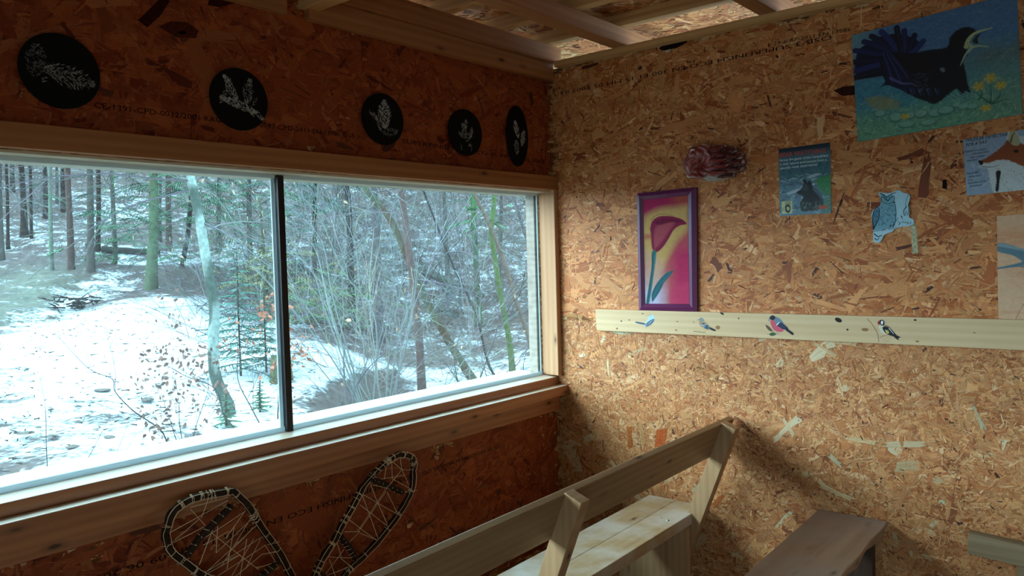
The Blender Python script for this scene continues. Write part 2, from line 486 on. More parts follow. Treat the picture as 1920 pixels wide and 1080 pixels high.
obj('seat', mb, BENCH_Y, bench)
mb = MB(); prism(mb, [(.824, .769), (.847, .760), (.903, .900), (.880, .909)], -2.6, -.03)
obj('backrest', mb, BENCH_B, bench)
def post(y, w=.045):
    mb = MB()
    d = -.024 * (y + .03)
    top = [(.900 + d, .906), (.958 + d, .884)]
    k = .395
    bot = [(.905 + d - .905 * k, 0.0), (.965 + d - .890 * k, 0.0)]
    v = [(bot[0][0], y - w, 0), (bot[1][0], y - w, 0), (bot[1][0], y, 0), (bot[0][0], y, 0),
         (top[0][0], y - w, top[0][1]), (top[1][0], y - w, top[1][1]), (top[1][0], y, top[1][1]), (top[0][0], y, top[0][1])]
    mb.hexa(v); return mb
for y in (-1.185, -.105, -2.3):
    obj('post', post(y), BENCH_Z, bench)
for y in (-.17, -1.25, -2.36):
    mb = MB(); d = -.024 * (y + .03)
    mb.box((.445 + d, y - .03, 0), (.765 + d, y, .475)); obj('leg_panel', mb, BENCH_Z, bench)
mscrew, _, _ = newmat('zinc_screw', .3, (.6, .75, .85), 1.0)
for (x, y) in [(.73, -.28), (.695, -.27)]:
    mb = MB(); mb.tube([(x, y, .519), (x, y, .5225)], [.0065 if x > .7 else .003] * 2, 10)
    obj('screw', mb, mscrew, bench)

bench2 = thing('bench', 'low dark weathered plank bench with a ragged edge at the back wall', 'bench', (1.37, -1.0, 0))
mb = MB()
ny = 40; ys = np.linspace(-2.2, -.012, ny)
sec = []
for i, y in enumerate(ys):
    d = -.030 * (y + .012); rg = .006 * math.sin(i * 1.3) + .008 * RG.random()
    sec.append([(1.228 + d, y, .545), (1.462 + d - rg, y, .545), (1.474 + d - rg * .4, y, .583), (1.474 + d - rg * .5 - .004, y, .586), (1.228 + d, y, .586)])
S = np.array(sec).reshape(-1, 3)
F = [(i * 5 + k, i * 5 + (k + 1) % 5, (i + 1) * 5 + (k + 1) % 5, (i + 1) * 5 + k) for i in range(ny - 1) for k in range(5)] + [tuple(range(5))[::-1], tuple(range((ny - 1) * 5, ny * 5))]
mb.add(S, F)
obj('seat', mb, BENCH_OLD, bench2)
for y in (-.05, -1.9):
    mb = MB(); mb.box((1.25, y - .035, 0), (1.438, y, .544)); obj('leg_panel', mb, BENCH_SHADED, bench2)

blk = thing('wall_bracket', 'short grey weathered timber bracket at the right end of the back wall', 'bracket', (1.95, -.02, .0))
mb = MB(); mb.hexa([(1.727, -.045, .538), (2.25, -.045, .508), (2.25, -.003, .508), (1.727, -.003, .538), (1.729, -.045, .609), (2.25, -.045, .579), (2.25, -.003, .579), (1.729, -.003, .609)])
obj('rail', mb, GREYBLOCK, blk)
mb = MB(); mb.box((1.868, -.04, 0), (1.94, -.003, .527)); obj('upright', mb, GREYBLOCK, blk)
# ------------------------------------------------------------------ painting tools
def crm(P, k=6, closed=False):
    P = np.asarray(P, float); n = len(P); out = []
    rng = range(n) if closed else range(n - 1)
    for i in rng:
        p1, p2 = P[i], P[(i + 1) % n]
        p0 = P[(i - 1) % n] if closed or i > 0 else 2 * p1 - p2
        p3 = P[(i + 2) % n] if closed or i + 2 < n else 2 * p2 - p1
        for t in np.arange(k) / k:
            out.append(.5 * (2 * p1 + (p2 - p0) * t + (2 * p0 - 5 * p1 + 4 * p2 - p3) * t * t + (3 * p1 - p0 - 3 * p2 + p3) * t ** 3))
    if not closed: out.append(P[-1])
    return np.array(out)

def sdf_poly(X, Y, P):
    P = np.asarray(P, float); n = len(P)
    d = np.full(X.shape, 1e9); ins = np.zeros(X.shape, bool)
    for i in range(n):
        a, b = P[i], P[(i + 1) % n]
        ex, ey = b - a; wx, wy = X - a[0], Y - a[1]
        t = np.clip((wx * ex + wy * ey) / (ex * ex + ey * ey + 1e-15), 0, 1)
        d = np.minimum(d, (wx - ex * t) ** 2 + (wy - ey * t) ** 2)
        c = (a[1] > Y) != (b[1] > Y)
        with np.errstate(divide='ignore', invalid='ignore'):
            ins ^= c & (X < (b[0] - a[0]) * (Y - a[1]) / (b[1] - a[1] + 1e-15) + a[0])
    return np.where(ins, -1, 1) * np.sqrt(d)

def vnoise(U, V, cell, seed=0):
    r = np.random.default_rng(seed)
    T = r.random((97, 97))
    x, y = U / cell, V / cell
    xi, yi = np.floor(x).astype(int), np.floor(y).astype(int)
    fx, fy = x - xi, y - yi
    fx = fx * fx * (3 - 2 * fx); fy = fy * fy * (3 - 2 * fy)
    g = lambda a, b: T[a % 97, b % 97]
    return (g(xi, yi) * (1 - fx) + g(xi + 1, yi) * fx) * (1 - fy) + (g(xi, yi + 1) * (1 - fx) + g(xi + 1, yi + 1) * fx) * fy

class Canvas:
    """a picture painted on a fine grid between four corners (u, v) of a wall: TL TR BR BL"""
    def __init__(s, q, nx, ny, base):
        s.q = np.asarray(q, float); s.nx, s.ny = nx, ny
        a, b = np.meshgrid(np.linspace(0, 1, nx), np.linspace(0, 1, ny))
        TL, TR, BR, BL = s.q
        P = TL[None, None] * ((1 - a) * (1 - b))[..., None] + TR * (a * (1 - b))[..., None] + BR * (a * b)[..., None] + BL * ((1 - a) * b)[..., None]
        s.U, s.V, s.a, s.b = P[..., 0], P[..., 1], a, b
        s.c = np.tile(np.array(base, float), (ny, nx, 1))
    def blend(s, m, c):
        s.c = s.c * (1 - m[..., None]) + np.asarray(c, float) * m[..., None]
    def _win(s, P, pad):
        P = np.asarray(P); lo, hi = P.min(0) - pad, P.max(0) + pad
        m = (s.U > lo[0]) & (s.U < hi[0]) & (s.V > lo[1]) & (s.V < hi[1])
        if not m.any(): return None
        r = np.nonzero(m.any(1))[0]; c = np.nonzero(m.any(0))[0]
        return slice(r[0], r[-1] + 1), slice(c[0], c[-1] + 1)
    def poly(s, P, c, soft=.0012, al=1.0, sm=True, wob=0, seed=1):
        P = crm(P, 5, True) if sm else np.asarray(P, float)
        w = s._win(P, soft * 3 + wob)
        if w is None: return
        U, V = s.U[w], s.V[w]
        d = sdf_poly(U, V, P)
        if wob: d = d + (vnoise(U, V, wob * 2.2, seed) - .5) * wob * 2
        m = np.clip(.5 - d / (2 * soft), 0, 1) * al
        s.c[w] = s.c[w] * (1 - m[..., None]) + np.array(c, float) * m[..., None]
    def stroke(s, P, w0, w1, c, soft=.0008, al=1.0, sm=True):
        P = crm(P, 5) if sm and len(P) > 2 else np.asarray(P, float)
        n = len(P); wm = max(w0, w1)
        w = s._win(P, wm + soft * 3)
        if w is None: return
        U, V = s.U[w], s.V[w]; best = np.full(U.shape, 1e9)
        for i in range(n - 1):
            a, b = P[i], P[i + 1]; e = b - a
            t = np.clip(((U - a[0]) * e[0] + (V - a[1]) * e[1]) / (e @ e + 1e-15), 0, 1)
            r = (w0 + (w1 - w0) * (i + t) / (n - 1)) / 2
            best = np.minimum(best, np.hypot(U - a[0] - e[0] * t, V - a[1] - e[1] * t) - r)
        m = np.clip(.5 - best / (2 * soft), 0, 1) * al
        s.c[w] = s.c[w] * (1 - m[..., None]) + np.array(c, float) * m[..., None]
    def dabs(s, n, box, L, W, ang, cols, al=.6, seed=1, jit=.5):
        r = np.random.default_rng(seed)
        for i in range(n):
            u = box[0] + (box[1] - box[0]) * r.random(); v = box[2] + (box[3] - box[2]) * r.random()
            t = ang + r.normal(0, jit); l = L * r.uniform(.5, 1.4) / 2
            d = np.array([math.cos(t), math.sin(t)]) * l
            s.stroke([np.array([u, v]) - d, np.array([u, v]) + d], W * r.uniform(.5, 1.3), W * .4, cols[r.integers(len(cols))], .0008, al * r.uniform(.5, 1), False)
    def grain(s, cell, amt, seed=3):
        k = 1 + (vnoise(s.U, s.V, cell, seed) - .5) * 2 * amt
        s.c = s.c * k[..., None]
    def mesh(s, mb, frame, h, mat=0):
        W = np.stack(frame(s.U, s.V, np.full(s.U.shape, h)), -1).reshape(-1, 3)
        i = np.arange(s.nx * s.ny).reshape(s.ny, s.nx)
        F = np.stack([i[:-1, :-1], i[1:, :-1], i[1:, 1:], i[:-1, 1:]], -1).reshape(-1, 4).tolist()
        mb.add(W, F, mat, np.clip(s.c, 0, 1).reshape(-1, 3))

def slab(mb, q, frame, h0, h1, col, mat=0, bev=0):
    TL, TR, BR, BL = q
    P = [BL, BR, TR, TL]
    v = [frame(p[0], p[1], h0) for p in P] + [frame(p[0], p[1], h1) for p in P]
    mb.hexa(v, mat, col, bev)

def extr(mb, P, frame, h0, h1, col, side=None, mat=0):
    """an outline with thickness, front at h1"""
    n = len(P)
    v = [frame(p[0], p[1], h0) for p in P] + [frame(p[0], p[1], h1) for p in P]
    mb.add(v, [list(range(n, 2 * n))] , mat, col)
    mb.add(v, [(i, (i + 1) % n, n + (i + 1) % n, n + i) for i in range(n)] + [list(range(n))[::-1]], mat, side if side is not None else col)

def flat(mb, P, frame, h, col, sm=True, mat=0):
    P = crm(P, 4, True) if sm else np.asarray(P, float)
    mb.add([frame(p[0], p[1], h) for p in P], [list(range(len(P)))], mat, col)

def line(mb, P, frame, h, w0, w1, col, sm=True, mat=0):
    P = crm(P, 4) if sm and len(P) > 2 else np.asarray(P, float)
    T = np.gradient(P, axis=0); T /= np.linalg.norm(T, axis=1, keepdims=True) + 1e-12
    N = np.stack([-T[:, 1], T[:, 0]], -1); w = np.linspace(w0, w1, len(P))[:, None] / 2
    A, B = P + N * w, P - N * w
    n = len(P)
    v = [frame(p[0], p[1], h) for p in A] + [frame(p[0], p[1], h) for p in B]
    mb.add(v, [(i, i + 1, n + i + 1, n + i) for i in range(n - 1)], mat, col)

_DG = None
def letters(mb, body, p0, p1, height, frame, h, col=(1, 1, 1), mat=0, slant=0.0, bold=0.0, rot180=False):
    """words whose baseline runs from p0 to p1; height = letter height"""
    cu = bpy.data.curves.new('t', 'FONT'); cu.body = body; cu.offset = bold; cu.resolution_u = 2
    to = bpy.data.objects.new('t', cu); COL.objects.link(to)
    dg = bpy.context.evaluated_depsgraph_get(); dg.update()
    me = bpy.data.meshes.new_from_object(to.evaluated_get(dg))
    n = len(me.vertices)
    if n:
        V = np.zeros(n * 3); me.vertices.foreach_get('co', V); V = V.reshape(-1, 3)
        F = [list(p.vertices) for p in me.polygons]
        x0, x1 = V[:, 0].min(), V[:, 0].max()
        p0, p1 = np.array(p0, float), np.array(p1, float)
        if rot180: p0, p1 = p1, p0
        e = p1 - p0; L = np.linalg.norm(e); e /= L
        up = np.array([-e[1], e[0]])
        a = (V[:, 0] - x0) / (x1 - x0) * L + slant * V[:, 1] * height; b = V[:, 1] / .70 * height
        Q = p0 + a[:, None] * e + b[:, None] * up
        mb.add(np.stack(frame(Q[:, 0], Q[:, 1], np.full(n, h)), -1), F, mat, col)
    bpy.data.objects.remove(to); bpy.data.meshes.remove(me); bpy.data.curves.remove(cu)

PAINT = colmat('paint', .55, (60, .08), .4)
PAPER = colmat('printed_paper', .38, (25, .06), .5)
MATTP = colmat('matt_print', .8, (25, .06), .15, mul=.72)
OIL = colmat('oil_paint', .45, (90, .14), .5, .15)
DECAL = colmat('brush_paint', .6, None, .3)
INK = colmat('stamp_ink', .8, (140, .5), .1)

# ------------------------------------------------------------------ printing stamped on the boards
ink = h8(40, 20, 14)
mb = MB()
letters(mb, 'OSB 3 SUPERFINISH ECO EN 300 E1 15 MM 05 2007 03', *[(0.0617, 2.3392), (1.2908, 2.3552)], .016, f_back, .0031, ink, rot180=True)
letters(mb, '6-29-6 AP-2011 EN 13986', *[(1.0508, 2.3582), (1.3582, 2.357)], .014, f_back, .0031, ink)
obj('stamped_print', mb, INK, wall_back)
mb = MB()
letters(mb, 'CE 1391 KRONOSPAN ROMANIA SRL CPD', (-.905, .747), (-.445, .760), .016, f_left, .0031, ink, rot180=True)
letters(mb, 'OSB 3 SUPERFINISH ECO EN 300 E1 15 MM 09 06 2002', (-2.16, .742), (-.97, .748), .018, f_left, .0031, ink, rot180=True)
letters(mb, 'CE-1391-CPD-0012/2001 KRONOSPAN 0987-CPD-2411 EN 13986 OSB 3', (-2.07, 2.012), (-1.16, 2.016), .016, f_left, .0031, ink)
letters(mb, 'SUPERFINISH E00-ECO 15 MM 12 03 2007', (-.955, 2.020), (-.065, 2.006), .016, f_left, .0031, ink)
obj('stamped_print', mb, INK, wall_left)

mb = MB(); dk_ = h8(58, 20, 12)
for P, c in [([(-1.9406, 2.2742), (-1.9157, 2.2584), (-1.8751, 2.3001), (-1.8443, 2.3497), (-1.8726, 2.3523), (-1.9006, 2.3187)], dk_), ([(-1.72, 2.3813), (-1.7277, 2.3636), (-1.6892, 2.3657), (-1.6342, 2.3911), (-1.6296, 2.4118)], dk_), ([(-1.8829, 2.2681), (-1.8439, 2.2914), (-1.7948, 2.2986), (-1.7589, 2.2807), (-1.7701, 2.2564), (-1.8298, 2.248)], h8(84, 34, 20)), ([(-1.8258, 2.2643), (-1.8042, 2.2732), (-1.7964, 2.2654), (-1.8164, 2.2568)], h8(130, 84, 66))]:
    flat(mb, P, f_left, .0025, c, False)
obj('dark_strands', mb, INK, wall_left)
mb = MB()
for P, c in [([(0.5798, 2.4388), (0.5979, 2.4554), (0.7141, 2.4571), (0.7089, 2.4406), (0.6647, 2.4272), (0.6024, 2.4278)], h8(30, 14, 12)), ([(0.6099, 2.4264), (0.6325, 2.4288), (0.6298, 2.4183), (0.6122, 2.4171)], h8(220, 214, 210)), ([(1.2943, 2.1532), (1.3265, 2.1617), (1.3692, 2.1606), (1.3707, 2.126), (1.3262, 2.1289)], h8(60, 30, 20)),  # first patch: shade of a notch below the rail painted dark; second: pale bracket
             ([(1.5507, 1.6523), (1.5677, 1.6552), (1.5738, 1.5513), (1.5552, 1.548)], h8(190, 186, 150)), ([(0.3808, 0.7996), (0.403, 0.8023), (0.4062, 0.7112), (0.3838, 0.6985)], h8(180, 100, 50)), ([(0.4362, 0.8158), (0.458, 0.8231), (0.4774, 0.7352), (0.4556, 0.7227)], h8(190, 140, 90)), ([(0.5321, 0.8036), (0.5844, 0.8169), (0.5672, 0.7378), (0.5198, 0.7267)], h8(184, 90, 44)),
             ([(1.6511, 1.7959), (1.6624, 1.7986), (1.6639, 1.7642), (1.6494, 1.7689)], h8(36, 18, 14)), ([(1.6961, 2.2233), (1.7505, 2.2253), (1.7474, 2.205), (1.7008, 2.2066)], h8(150, 84, 40))]:
    flat(mb, P, f_back, .0025, c, False)
obj('strands_and_notch_shade', mb, INK, wall_back)

# ------------------------------------------------------------------ painting of the black bird
h = .018
Q = [(1.3645, 2.3357), (1.8661, 2.371), (1.881, 1.9867), (1.3822, 1.9552)]
cv = Canvas(Q, 420, 320, h8(74, 112, 150))
Zp = lambda t: np.clip((t), 0, 1)
cv.blend(Zp((cv.b - .25) * 2.2), h8(66, 134, 142))
cv.blend(Zp((cv.b - .62) * 3.5), h8(104, 160, 130))
cv.blend(Zp((cv.a - .62) * 4) * Zp((cv.b - .3) * 3) * .6, h8(104, 138, 120))
cv.blend(Zp((cv.a - .63) * 5) * Zp(1 - abs(cv.b - .47) * 7) * .75, h8(92, 98, 92))
cv.blend(Zp(1 - cv.a * 5) * Zp((.32 - cv.b) * 6) * .7, h8(120, 168, 160))
bx = (Q[3][0], Q[1][0], Q[3][1], Q[1][1])
lo = lambda f0, f1, g0=0, g1=1: (bx[0] + (bx[1] - bx[0]) * g0, bx[0] + (bx[1] - bx[0]) * g1, bx[2] + (bx[3] - bx[2]) * f0, bx[2] + (bx[3] - bx[2]) * f1)
cv.dabs(500, lo(.6, 1), .03, .006, .15, [h8(84, 118, 152), h8(64, 100, 140), h8(104, 136, 160), h8(60, 96, 120)], .35, 1)
cv.dabs(700, lo(0, .38), .016, .005, .3, [h8(140, 190, 150), h8(76, 130, 110), h8(56, 110, 110), h8(170, 196, 140), h8(60, 120, 90)], .5, 2, 1)
cv.dabs(300, lo(.25, .5, 0, .4), .03, .006, .1, [h8(50, 120, 160), h8(70, 150, 160), h8(60, 110, 140)], .5, 3)
cv.dabs(260, lo(.3, .7, .66, 1), .02, .004, .5, [h8(110, 150, 140), h8(80, 110, 110), h8(90, 140, 140)], .45, 4)
for (x, y, rx, ry) in [(1.5097, 2.0251, 0.0227, 0.0189), (1.555, 2.0251, 0.0189, 0.0135), (1.5884, 2.0266, 0.0219, 0.0162), (1.6321, 2.0237, 0.0225, 0.0162), (1.6643, 2.0281, 0.0264, 0.0166), (1.696, 2.0413, 0.0146, 0.0115), (1.7168, 2.0325, 0.0185, 0.012), (1.5436, 1.9961, 0.0279, 0.0133), (1.6102, 1.9936, 0.0271, 0.0119), (1.4576, 2.0445, 0.0198, 0.0138), (1.7426, 2.0289, 0.0173, 0.0106)]:
    P = [(x + rx * math.cos(t), y + ry * math.sin(t)) for t in np.linspace(0, 6.28, 9)[:-1]]
    cv.poly(P, h8(44, 92, 92), .002, .7); P = [(x + rx * .85 * math.cos(t), y + .002 + ry * .75 * math.sin(t)) for t in np.linspace(0, 6.28, 9)[:-1]]
    cv.poly(P, h8(134, 184, 164), .003, .75)
cv.poly([(1.4107, 2.1012), (1.4581, 2.1066), (1.5158, 2.0795), (1.5099, 2.0558), (1.4401, 2.0656)], h8(150, 140, 70), .006, .6)
NAV = h8(12, 13, 22)
fc = [h8(26, 32, 74), h8(18, 20, 44), h8(34, 44, 96), h8(14, 15, 30)]
cv.poly([(1.3821, 2.2694), (1.4124, 2.295), (1.4481, 2.3098), (1.4715, 2.3144), (1.5174, 2.3114), (1.5678, 2.2862), (1.5898, 2.2579), (1.5674, 2.223), (1.5108, 2.1844), (1.4587, 2.1747), (1.3813, 2.1876)], h8(18, 20, 44), .002)
for i, P in enumerate([[(1.5111, 2.2272), (1.4417, 2.2583), (1.3761, 2.2799)], [(1.5111, 2.2272), (1.4416, 2.2397), (1.3727, 2.2396)], [(1.5167, 2.214), (1.4414, 2.2149), (1.3754, 2.2075)], [(1.5166, 2.2018), (1.4529, 2.1881), (1.3752, 2.1836)],
        [(1.5169, 2.2383), (1.4595, 2.2798), (1.4065, 2.3055)], [(1.5169, 2.2444), (1.4713, 2.2898), (1.4316, 2.3199)], [(1.5226, 2.2434), (1.4887, 2.2987), (1.4646, 2.3293)], [(1.5283, 2.2423), (1.5201, 2.2926), (1.5142, 2.3327)],
        [(1.5396, 2.2403), (1.5399, 2.2826), (1.5378, 2.317)], [(1.5508, 2.2382), (1.5622, 2.2723), (1.5701, 2.2948)], [(1.562, 2.2361), (1.5842, 2.256), (1.5964, 2.2704)]]):
    cv.stroke(P, .018, .019, fc[i % 4], .0012)
    cv.stroke([P[0], P[-1]], .0016, .001, h8(52, 66, 126), .0008, .6)
cv.poly([(1.6679, 2.2371), (1.677, 2.2647), (1.697, 2.2859), (1.723, 2.2922), (1.7475, 2.2825), (1.7546, 2.261), (1.7305, 2.2513), (1.7238, 2.2283), (1.7319, 2.2047), (1.7174, 2.1841), (1.7235, 2.1481), (1.7285, 2.1124), (1.7366, 2.0733), (1.7232, 2.0829), (1.7118, 2.073), (1.6962, 2.0942), (1.6645, 2.0725), (1.6322, 2.0535), (1.6051, 2.0664), (1.5666, 2.0872), (1.5218, 2.1215), (1.4932, 2.1382), (1.4703, 2.1666), (1.4592, 2.2366), (1.4999, 2.2537), (1.5564, 2.2371), (1.6115, 2.2377)], NAV, .002, wob=.0015)
cv.poly([(1.465, 2.2355), (1.5669, 2.1325), (1.5555, 2.104), (1.4875, 2.1391), (1.4584, 2.1376), (1.4761, 2.1595)], h8(20, 22, 50), .002)
for i in range(9):
    a = np.array([(1.471, 2.2529)][0]) + np.array([.004 * i, -.001 * i]); b = np.array([(1.499, 2.1434)][0]) + np.array([.0085 * i, .0015 * i])
    cv.stroke([a, (a + b) / 2 + [.004, -.006], b], .007, .004, [h8(46, 60, 116), h8(24, 26, 56), h8(14, 15, 32)][i % 3], .001, .8)
cv.stroke([(1.4934, 2.1628), (1.5276, 2.1401), (1.5613, 2.1334)], .009, .004, h8(98, 104, 160), .002, .7)
for i in range(14):
    p = np.array([(1.5387, 2.1188)][0]) + [.0085 * i, -.0014 * i]
    cv.stroke([p, p + [.008, -.022 + .004 * math.sin(i * 2)]], .004, .001, [h8(40, 50, 110), NAV, h8(70, 90, 150)][i % 3], .001, .8)
for i in range(10):
    p = np.array([(1.6592, 2.0763)][0]) + [.007 * i, .0006 * i]
    cv.stroke([p, p + [.018, -.012], p + [.035, -.016]], .0014, .0008, [h8(36, 50, 80), h8(140, 170, 190)][i % 2], .0008, .7)
cv.dabs(60, lo(.34, .5, .38, .5), .004, .003, .3, [h8(96, 110, 140), h8(40, 46, 80)], .8, 8)
BK = h8(178, 184, 128)
cv.stroke([(1.7253, 2.228), (1.7321, 2.2498), (1.7495, 2.266), (1.7738, 2.2714), (1.7987, 2.2738)], .014, .003, BK, .001)
cv.stroke([(1.7269, 2.2404), (1.7432, 2.2246), (1.7635, 2.223), (1.7886, 2.2148)], .011, .003, h8(160, 172, 130), .001)
cv.poly([(1.7433, 2.2401), (1.7525, 2.2556), (1.7687, 2.2639), (1.7586, 2.2487), (1.7595, 2.2312)], h8(24, 28, 30), .001)
cv.stroke([(1.7391, 2.2196), (1.7226, 2.2006), (1.708, 2.1695)], .010, .002, h8(156, 172, 140), .001)
cv.poly([(1.6479, 2.1699), (1.6596, 2.1697), (1.6617, 2.1563), (1.6521, 2.1591)], h8(110, 120, 140), .0015, .8)
for (x, y, rx, ry) in [(1.7606, 2.0922, 0.0171, 0.0154), (1.7934, 2.1145, 0.0178, 0.0166), (1.822, 2.0859, 0.0166, 0.014), (1.7806, 2.0188, 0.015, 0.0101), (1.5381, 2.0243, 0.0135, 0.0091)]:
    for k in range(16):
        t = k * .393; cv.stroke([(x, y), (x + rx * math.cos(t), y + ry * math.sin(t))], .005, .003, [h8(196, 164, 40), h8(166, 140, 40), h8(214, 190, 70)][k % 3], .0012, .8)
for P in ([(1.7605, 2.0494), (1.7707, 2.0652), (1.7631, 2.0808)], [(1.7932, 2.0331), (1.7957, 2.0614), (1.7933, 2.0962)], [(1.7981, 2.0324), (1.818, 2.0495), (1.822, 2.0688)], [(1.7882, 2.0367), (1.7681, 2.057), (1.7529, 2.0737)], [(1.7981, 2.0296), (1.8278, 2.0366), (1.8425, 2.0373)]):
    cv.stroke(P, .006, .002, h8(40, 92, 76), .001, .9)
cv.grain(.004, .08, 5); cv.grain(.0016, .07, 6)
t = thing('painting', 'unframed canvas painting of a black bird with open beak and fanned tail', 'painting', (1.62, -.01, 1.965))
mb = MB(); slab(mb, Q, f_back, .003, .0175, h8(150, 164, 160)); obj('stretcher', mb, PAINT, t)
mb = MB(); cv.mesh(mb, f_back, .0180); obj('canvas', mb, OIL, t)

# ------------------------------------------------------------------ bear poster
Q = [(1.0879, 1.9612), (1.2811, 1.9656), (1.2825, 1.7053), (1.0898, 1.7038)]
cv = Canvas(Q, 200, 280, h8(72, 118, 134))
cv.blend(Zp((.16 - cv.b) * 8), h8(20, 42, 56))
cv.blend(Zp((cv.b - .42) * 6) * .7, h8(104, 140, 158))
b4 = (Q[0][0], Q[1][0], Q[2][1], Q[1][1])
cv.dabs(260, (b4[0], b4[1], b4[3] - .12, b4[3] - .05), .016, .004, .2, [h8(40, 92, 104), h8(96, 140, 140), h8(30, 70, 84), h8(80, 130, 110)], .6, 1, .8)
cv.dabs(240, (b4[0], b4[1], b4[2], b4[2] + .15), .014, .006, .15, [h8(156, 182, 200), h8(40, 66, 84), h8(110, 140, 160), h8(70, 100, 118), h8(190, 206, 216)], .75, 2, .35)
cv.poly([(1.2247, 1.8317), (1.281, 1.8445), (1.2824, 1.7745), (1.2588, 1.7761), (1.2375, 1.8042)], h8(52, 140, 74), .004, .9, wob=.003)
cv.poly([(1.2542, 1.7501), (1.2824, 1.7745), (1.2821, 1.7132), (1.2537, 1.7096)], h8(60, 130, 90), .004, .6, wob=.003)
cv.dabs(140, (b4[0] + .13, b4[1], b4[2] + .03, b4[2] + .13), .008, .002, 1.2, [h8(110, 170, 110), h8(40, 100, 60), h8(150, 190, 160)], .5, 3, .6)
cv.poly([(1.1963, 1.8451), (1.225, 1.856), (1.2424, 1.8522), (1.2249, 1.8449), (1.2073, 1.8398)], h8(178, 196, 206), .002, .9)
cv.poly([(1.1168, 1.7908), (1.1579, 1.8036), (1.1713, 1.8003), (1.135, 1.785)], h8(180, 200, 212), .002, .9)
BR_ = h8(26, 32, 40)
cv.poly([(1.1559, 1.7889), (1.1632, 1.7973), (1.174, 1.8037), (1.1795, 1.8176), (1.1823, 1.8272), (1.1789, 1.8355), (1.1869, 1.8384), (1.1931, 1.8316), (1.1956, 1.8252), (1.201, 1.8319), (1.2089, 1.8285), (1.2123, 1.8194), (1.2157, 1.8094), (1.2287, 1.7995), (1.2416, 1.7862), (1.251, 1.7679), (1.2541, 1.7369), (1.2365, 1.7203), (1.2058, 1.7176), (1.1747, 1.7185), (1.1669, 1.7378), (1.1707, 1.7555), (1.1808, 1.7728), (1.163, 1.7821)], BR_, .0012, wob=.0012)
cv.poly([(1.2157, 1.8058), (1.2374, 1.7931), (1.2493, 1.7724), (1.2524, 1.7414), (1.2457, 1.7594), (1.2328, 1.778), (1.2199, 1.7922)], h8(96, 124, 140), .003, .7)
cv.poly([(1.1787, 1.8185), (1.1894, 1.8212), (1.2003, 1.807), (1.1935, 1.7942), (1.1784, 1.7998)], h8(66, 78, 88), .003, .6)
cv.poly([(1.1577, 1.7901), (1.1667, 1.7939), (1.1693, 1.7879), (1.163, 1.7848)], h8(12, 14, 18), .001, .9)
cv.dabs(120, (b4[0] + .07, b4[1] - .03, b4[2] + .005, b4[2] + .045), .010, .002, 1.3, [h8(120, 160, 150), h8(60, 90, 90), h8(150, 170, 160)], .55, 4, .5)
cv.poly([(1.0966, 1.7604), (1.1374, 1.7604), (1.1381, 1.7125), (1.0973, 1.7121)], h8(196, 204, 150), .0005, 1, False)
for P in ([(1.1113, 1.7231), (1.1107, 1.7413), (1.1217, 1.7474), (1.1308, 1.7392), (1.1296, 1.722), (1.1213, 1.7144)],):
    cv.poly(P, h8(30, 34, 40), .0006); 
cv.poly([(1.1161, 1.7355), (1.1216, 1.7388), (1.127, 1.734), (1.1251, 1.725), (1.1187, 1.7254)], h8(196, 204, 150), .0006)
for k in range(5):
    a, b = [(1.1125, 1.7448), (1.1118, 1.7585)]; cv.stroke([np.array(a) + [.0045 * k, .001 * (k % 3)], np.array(b) + [.0045 * k, .001 * (k % 3)]], .0024, .0012, h8(30, 34, 40), .0004)
cv.stroke([(1.0984, 1.7239), (1.1041, 1.7326), (1.1079, 1.7415)], .0014, .001, h8(40, 44, 46), .0004); cv.stroke([(1.1004, 1.7329), (1.1058, 1.7234), (1.1095, 1.7278)], .0014, .001, h8(40, 44, 46), .0004)
cv.poly([(1.2376, 1.7352), (1.2683, 1.736), (1.2685, 1.7228), (1.2378, 1.722)], h8(196, 92, 56), .0005, 1, False)
t = thing('poster', 'small glossy poster of a brown bear with red title words', 'poster', (1.18, -.004, 1.70))
mb = MB(); slab(mb, Q, f_back, .0026, .0034, h8(190, 196, 190)); cv.mesh(mb, f_back, .0037); sh_ = obj('sheet', mb, PAPER, t)
mb = MB()
letters(mb, 'BEAR WATCHING', *[(1.093, 1.9289), (1.2657, 1.9302)], .0165, f_back, .0041, h8(196, 84, 70), bold=.02)
wt = h8(226, 236, 238)
letters(mb, 'Survey the giants of the Carpathians', *[(1.0909, 1.9137), (1.2741, 1.915)], .0088, f_back, .0041, wt, bold=.012)
letters(mb, 'in their natural environment from a', *[(1.0926, 1.8981), (1.2679, 1.8998)], .0088, f_back, .0041, wt, bold=.012)
letters(mb, 'specially made observatory!', *[(1.0923, 1.8836), (1.2341, 1.8856)], .0088, f_back, .0041, wt, bold=.012)
obj('lettering', mb, DECAL, sh_)

# ------------------------------------------------------------------ owl cut-out
O_ = [(1.4487, 1.7689), (1.4723, 1.7651), (1.4918, 1.7658), (1.5054, 1.771), (1.5188, 1.7708), (1.5264, 1.7632), (1.5454, 1.7565), (1.5502, 1.743), (1.5444, 1.7228), (1.5488, 1.7019), (1.5467, 1.6772), (1.558, 1.6692), (1.5621, 1.66), (1.5541, 1.6472), (1.5179, 1.643), (1.5005, 1.6379), (1.4907, 1.6275), (1.4652, 1.6176), (1.4532, 1.5943), (1.4361, 1.5907), (1.4286, 1.6007), (1.4281, 1.6326), (1.4255, 1.6624), (1.4233, 1.6902), (1.4303, 1.708), (1.4523, 1.7236), (1.4564, 1.7444), (1.4506, 1.7561)]
t = thing('owl_cutout', 'white cut-out panel painted with a perched blue owl', 'cutout', (1.48, -.006, 1.59))
mb = MB(); extr(mb, crm(O_, 5, True), f_back, .0026, .0075, h8(176, 214, 226), h8(206, 220, 220)); pn_ = obj('panel', mb, PAINT, t)
mb = MB(); DB = h8(22, 46, 66); MBL = h8(84, 130, 150)
z = lambda s_: s_
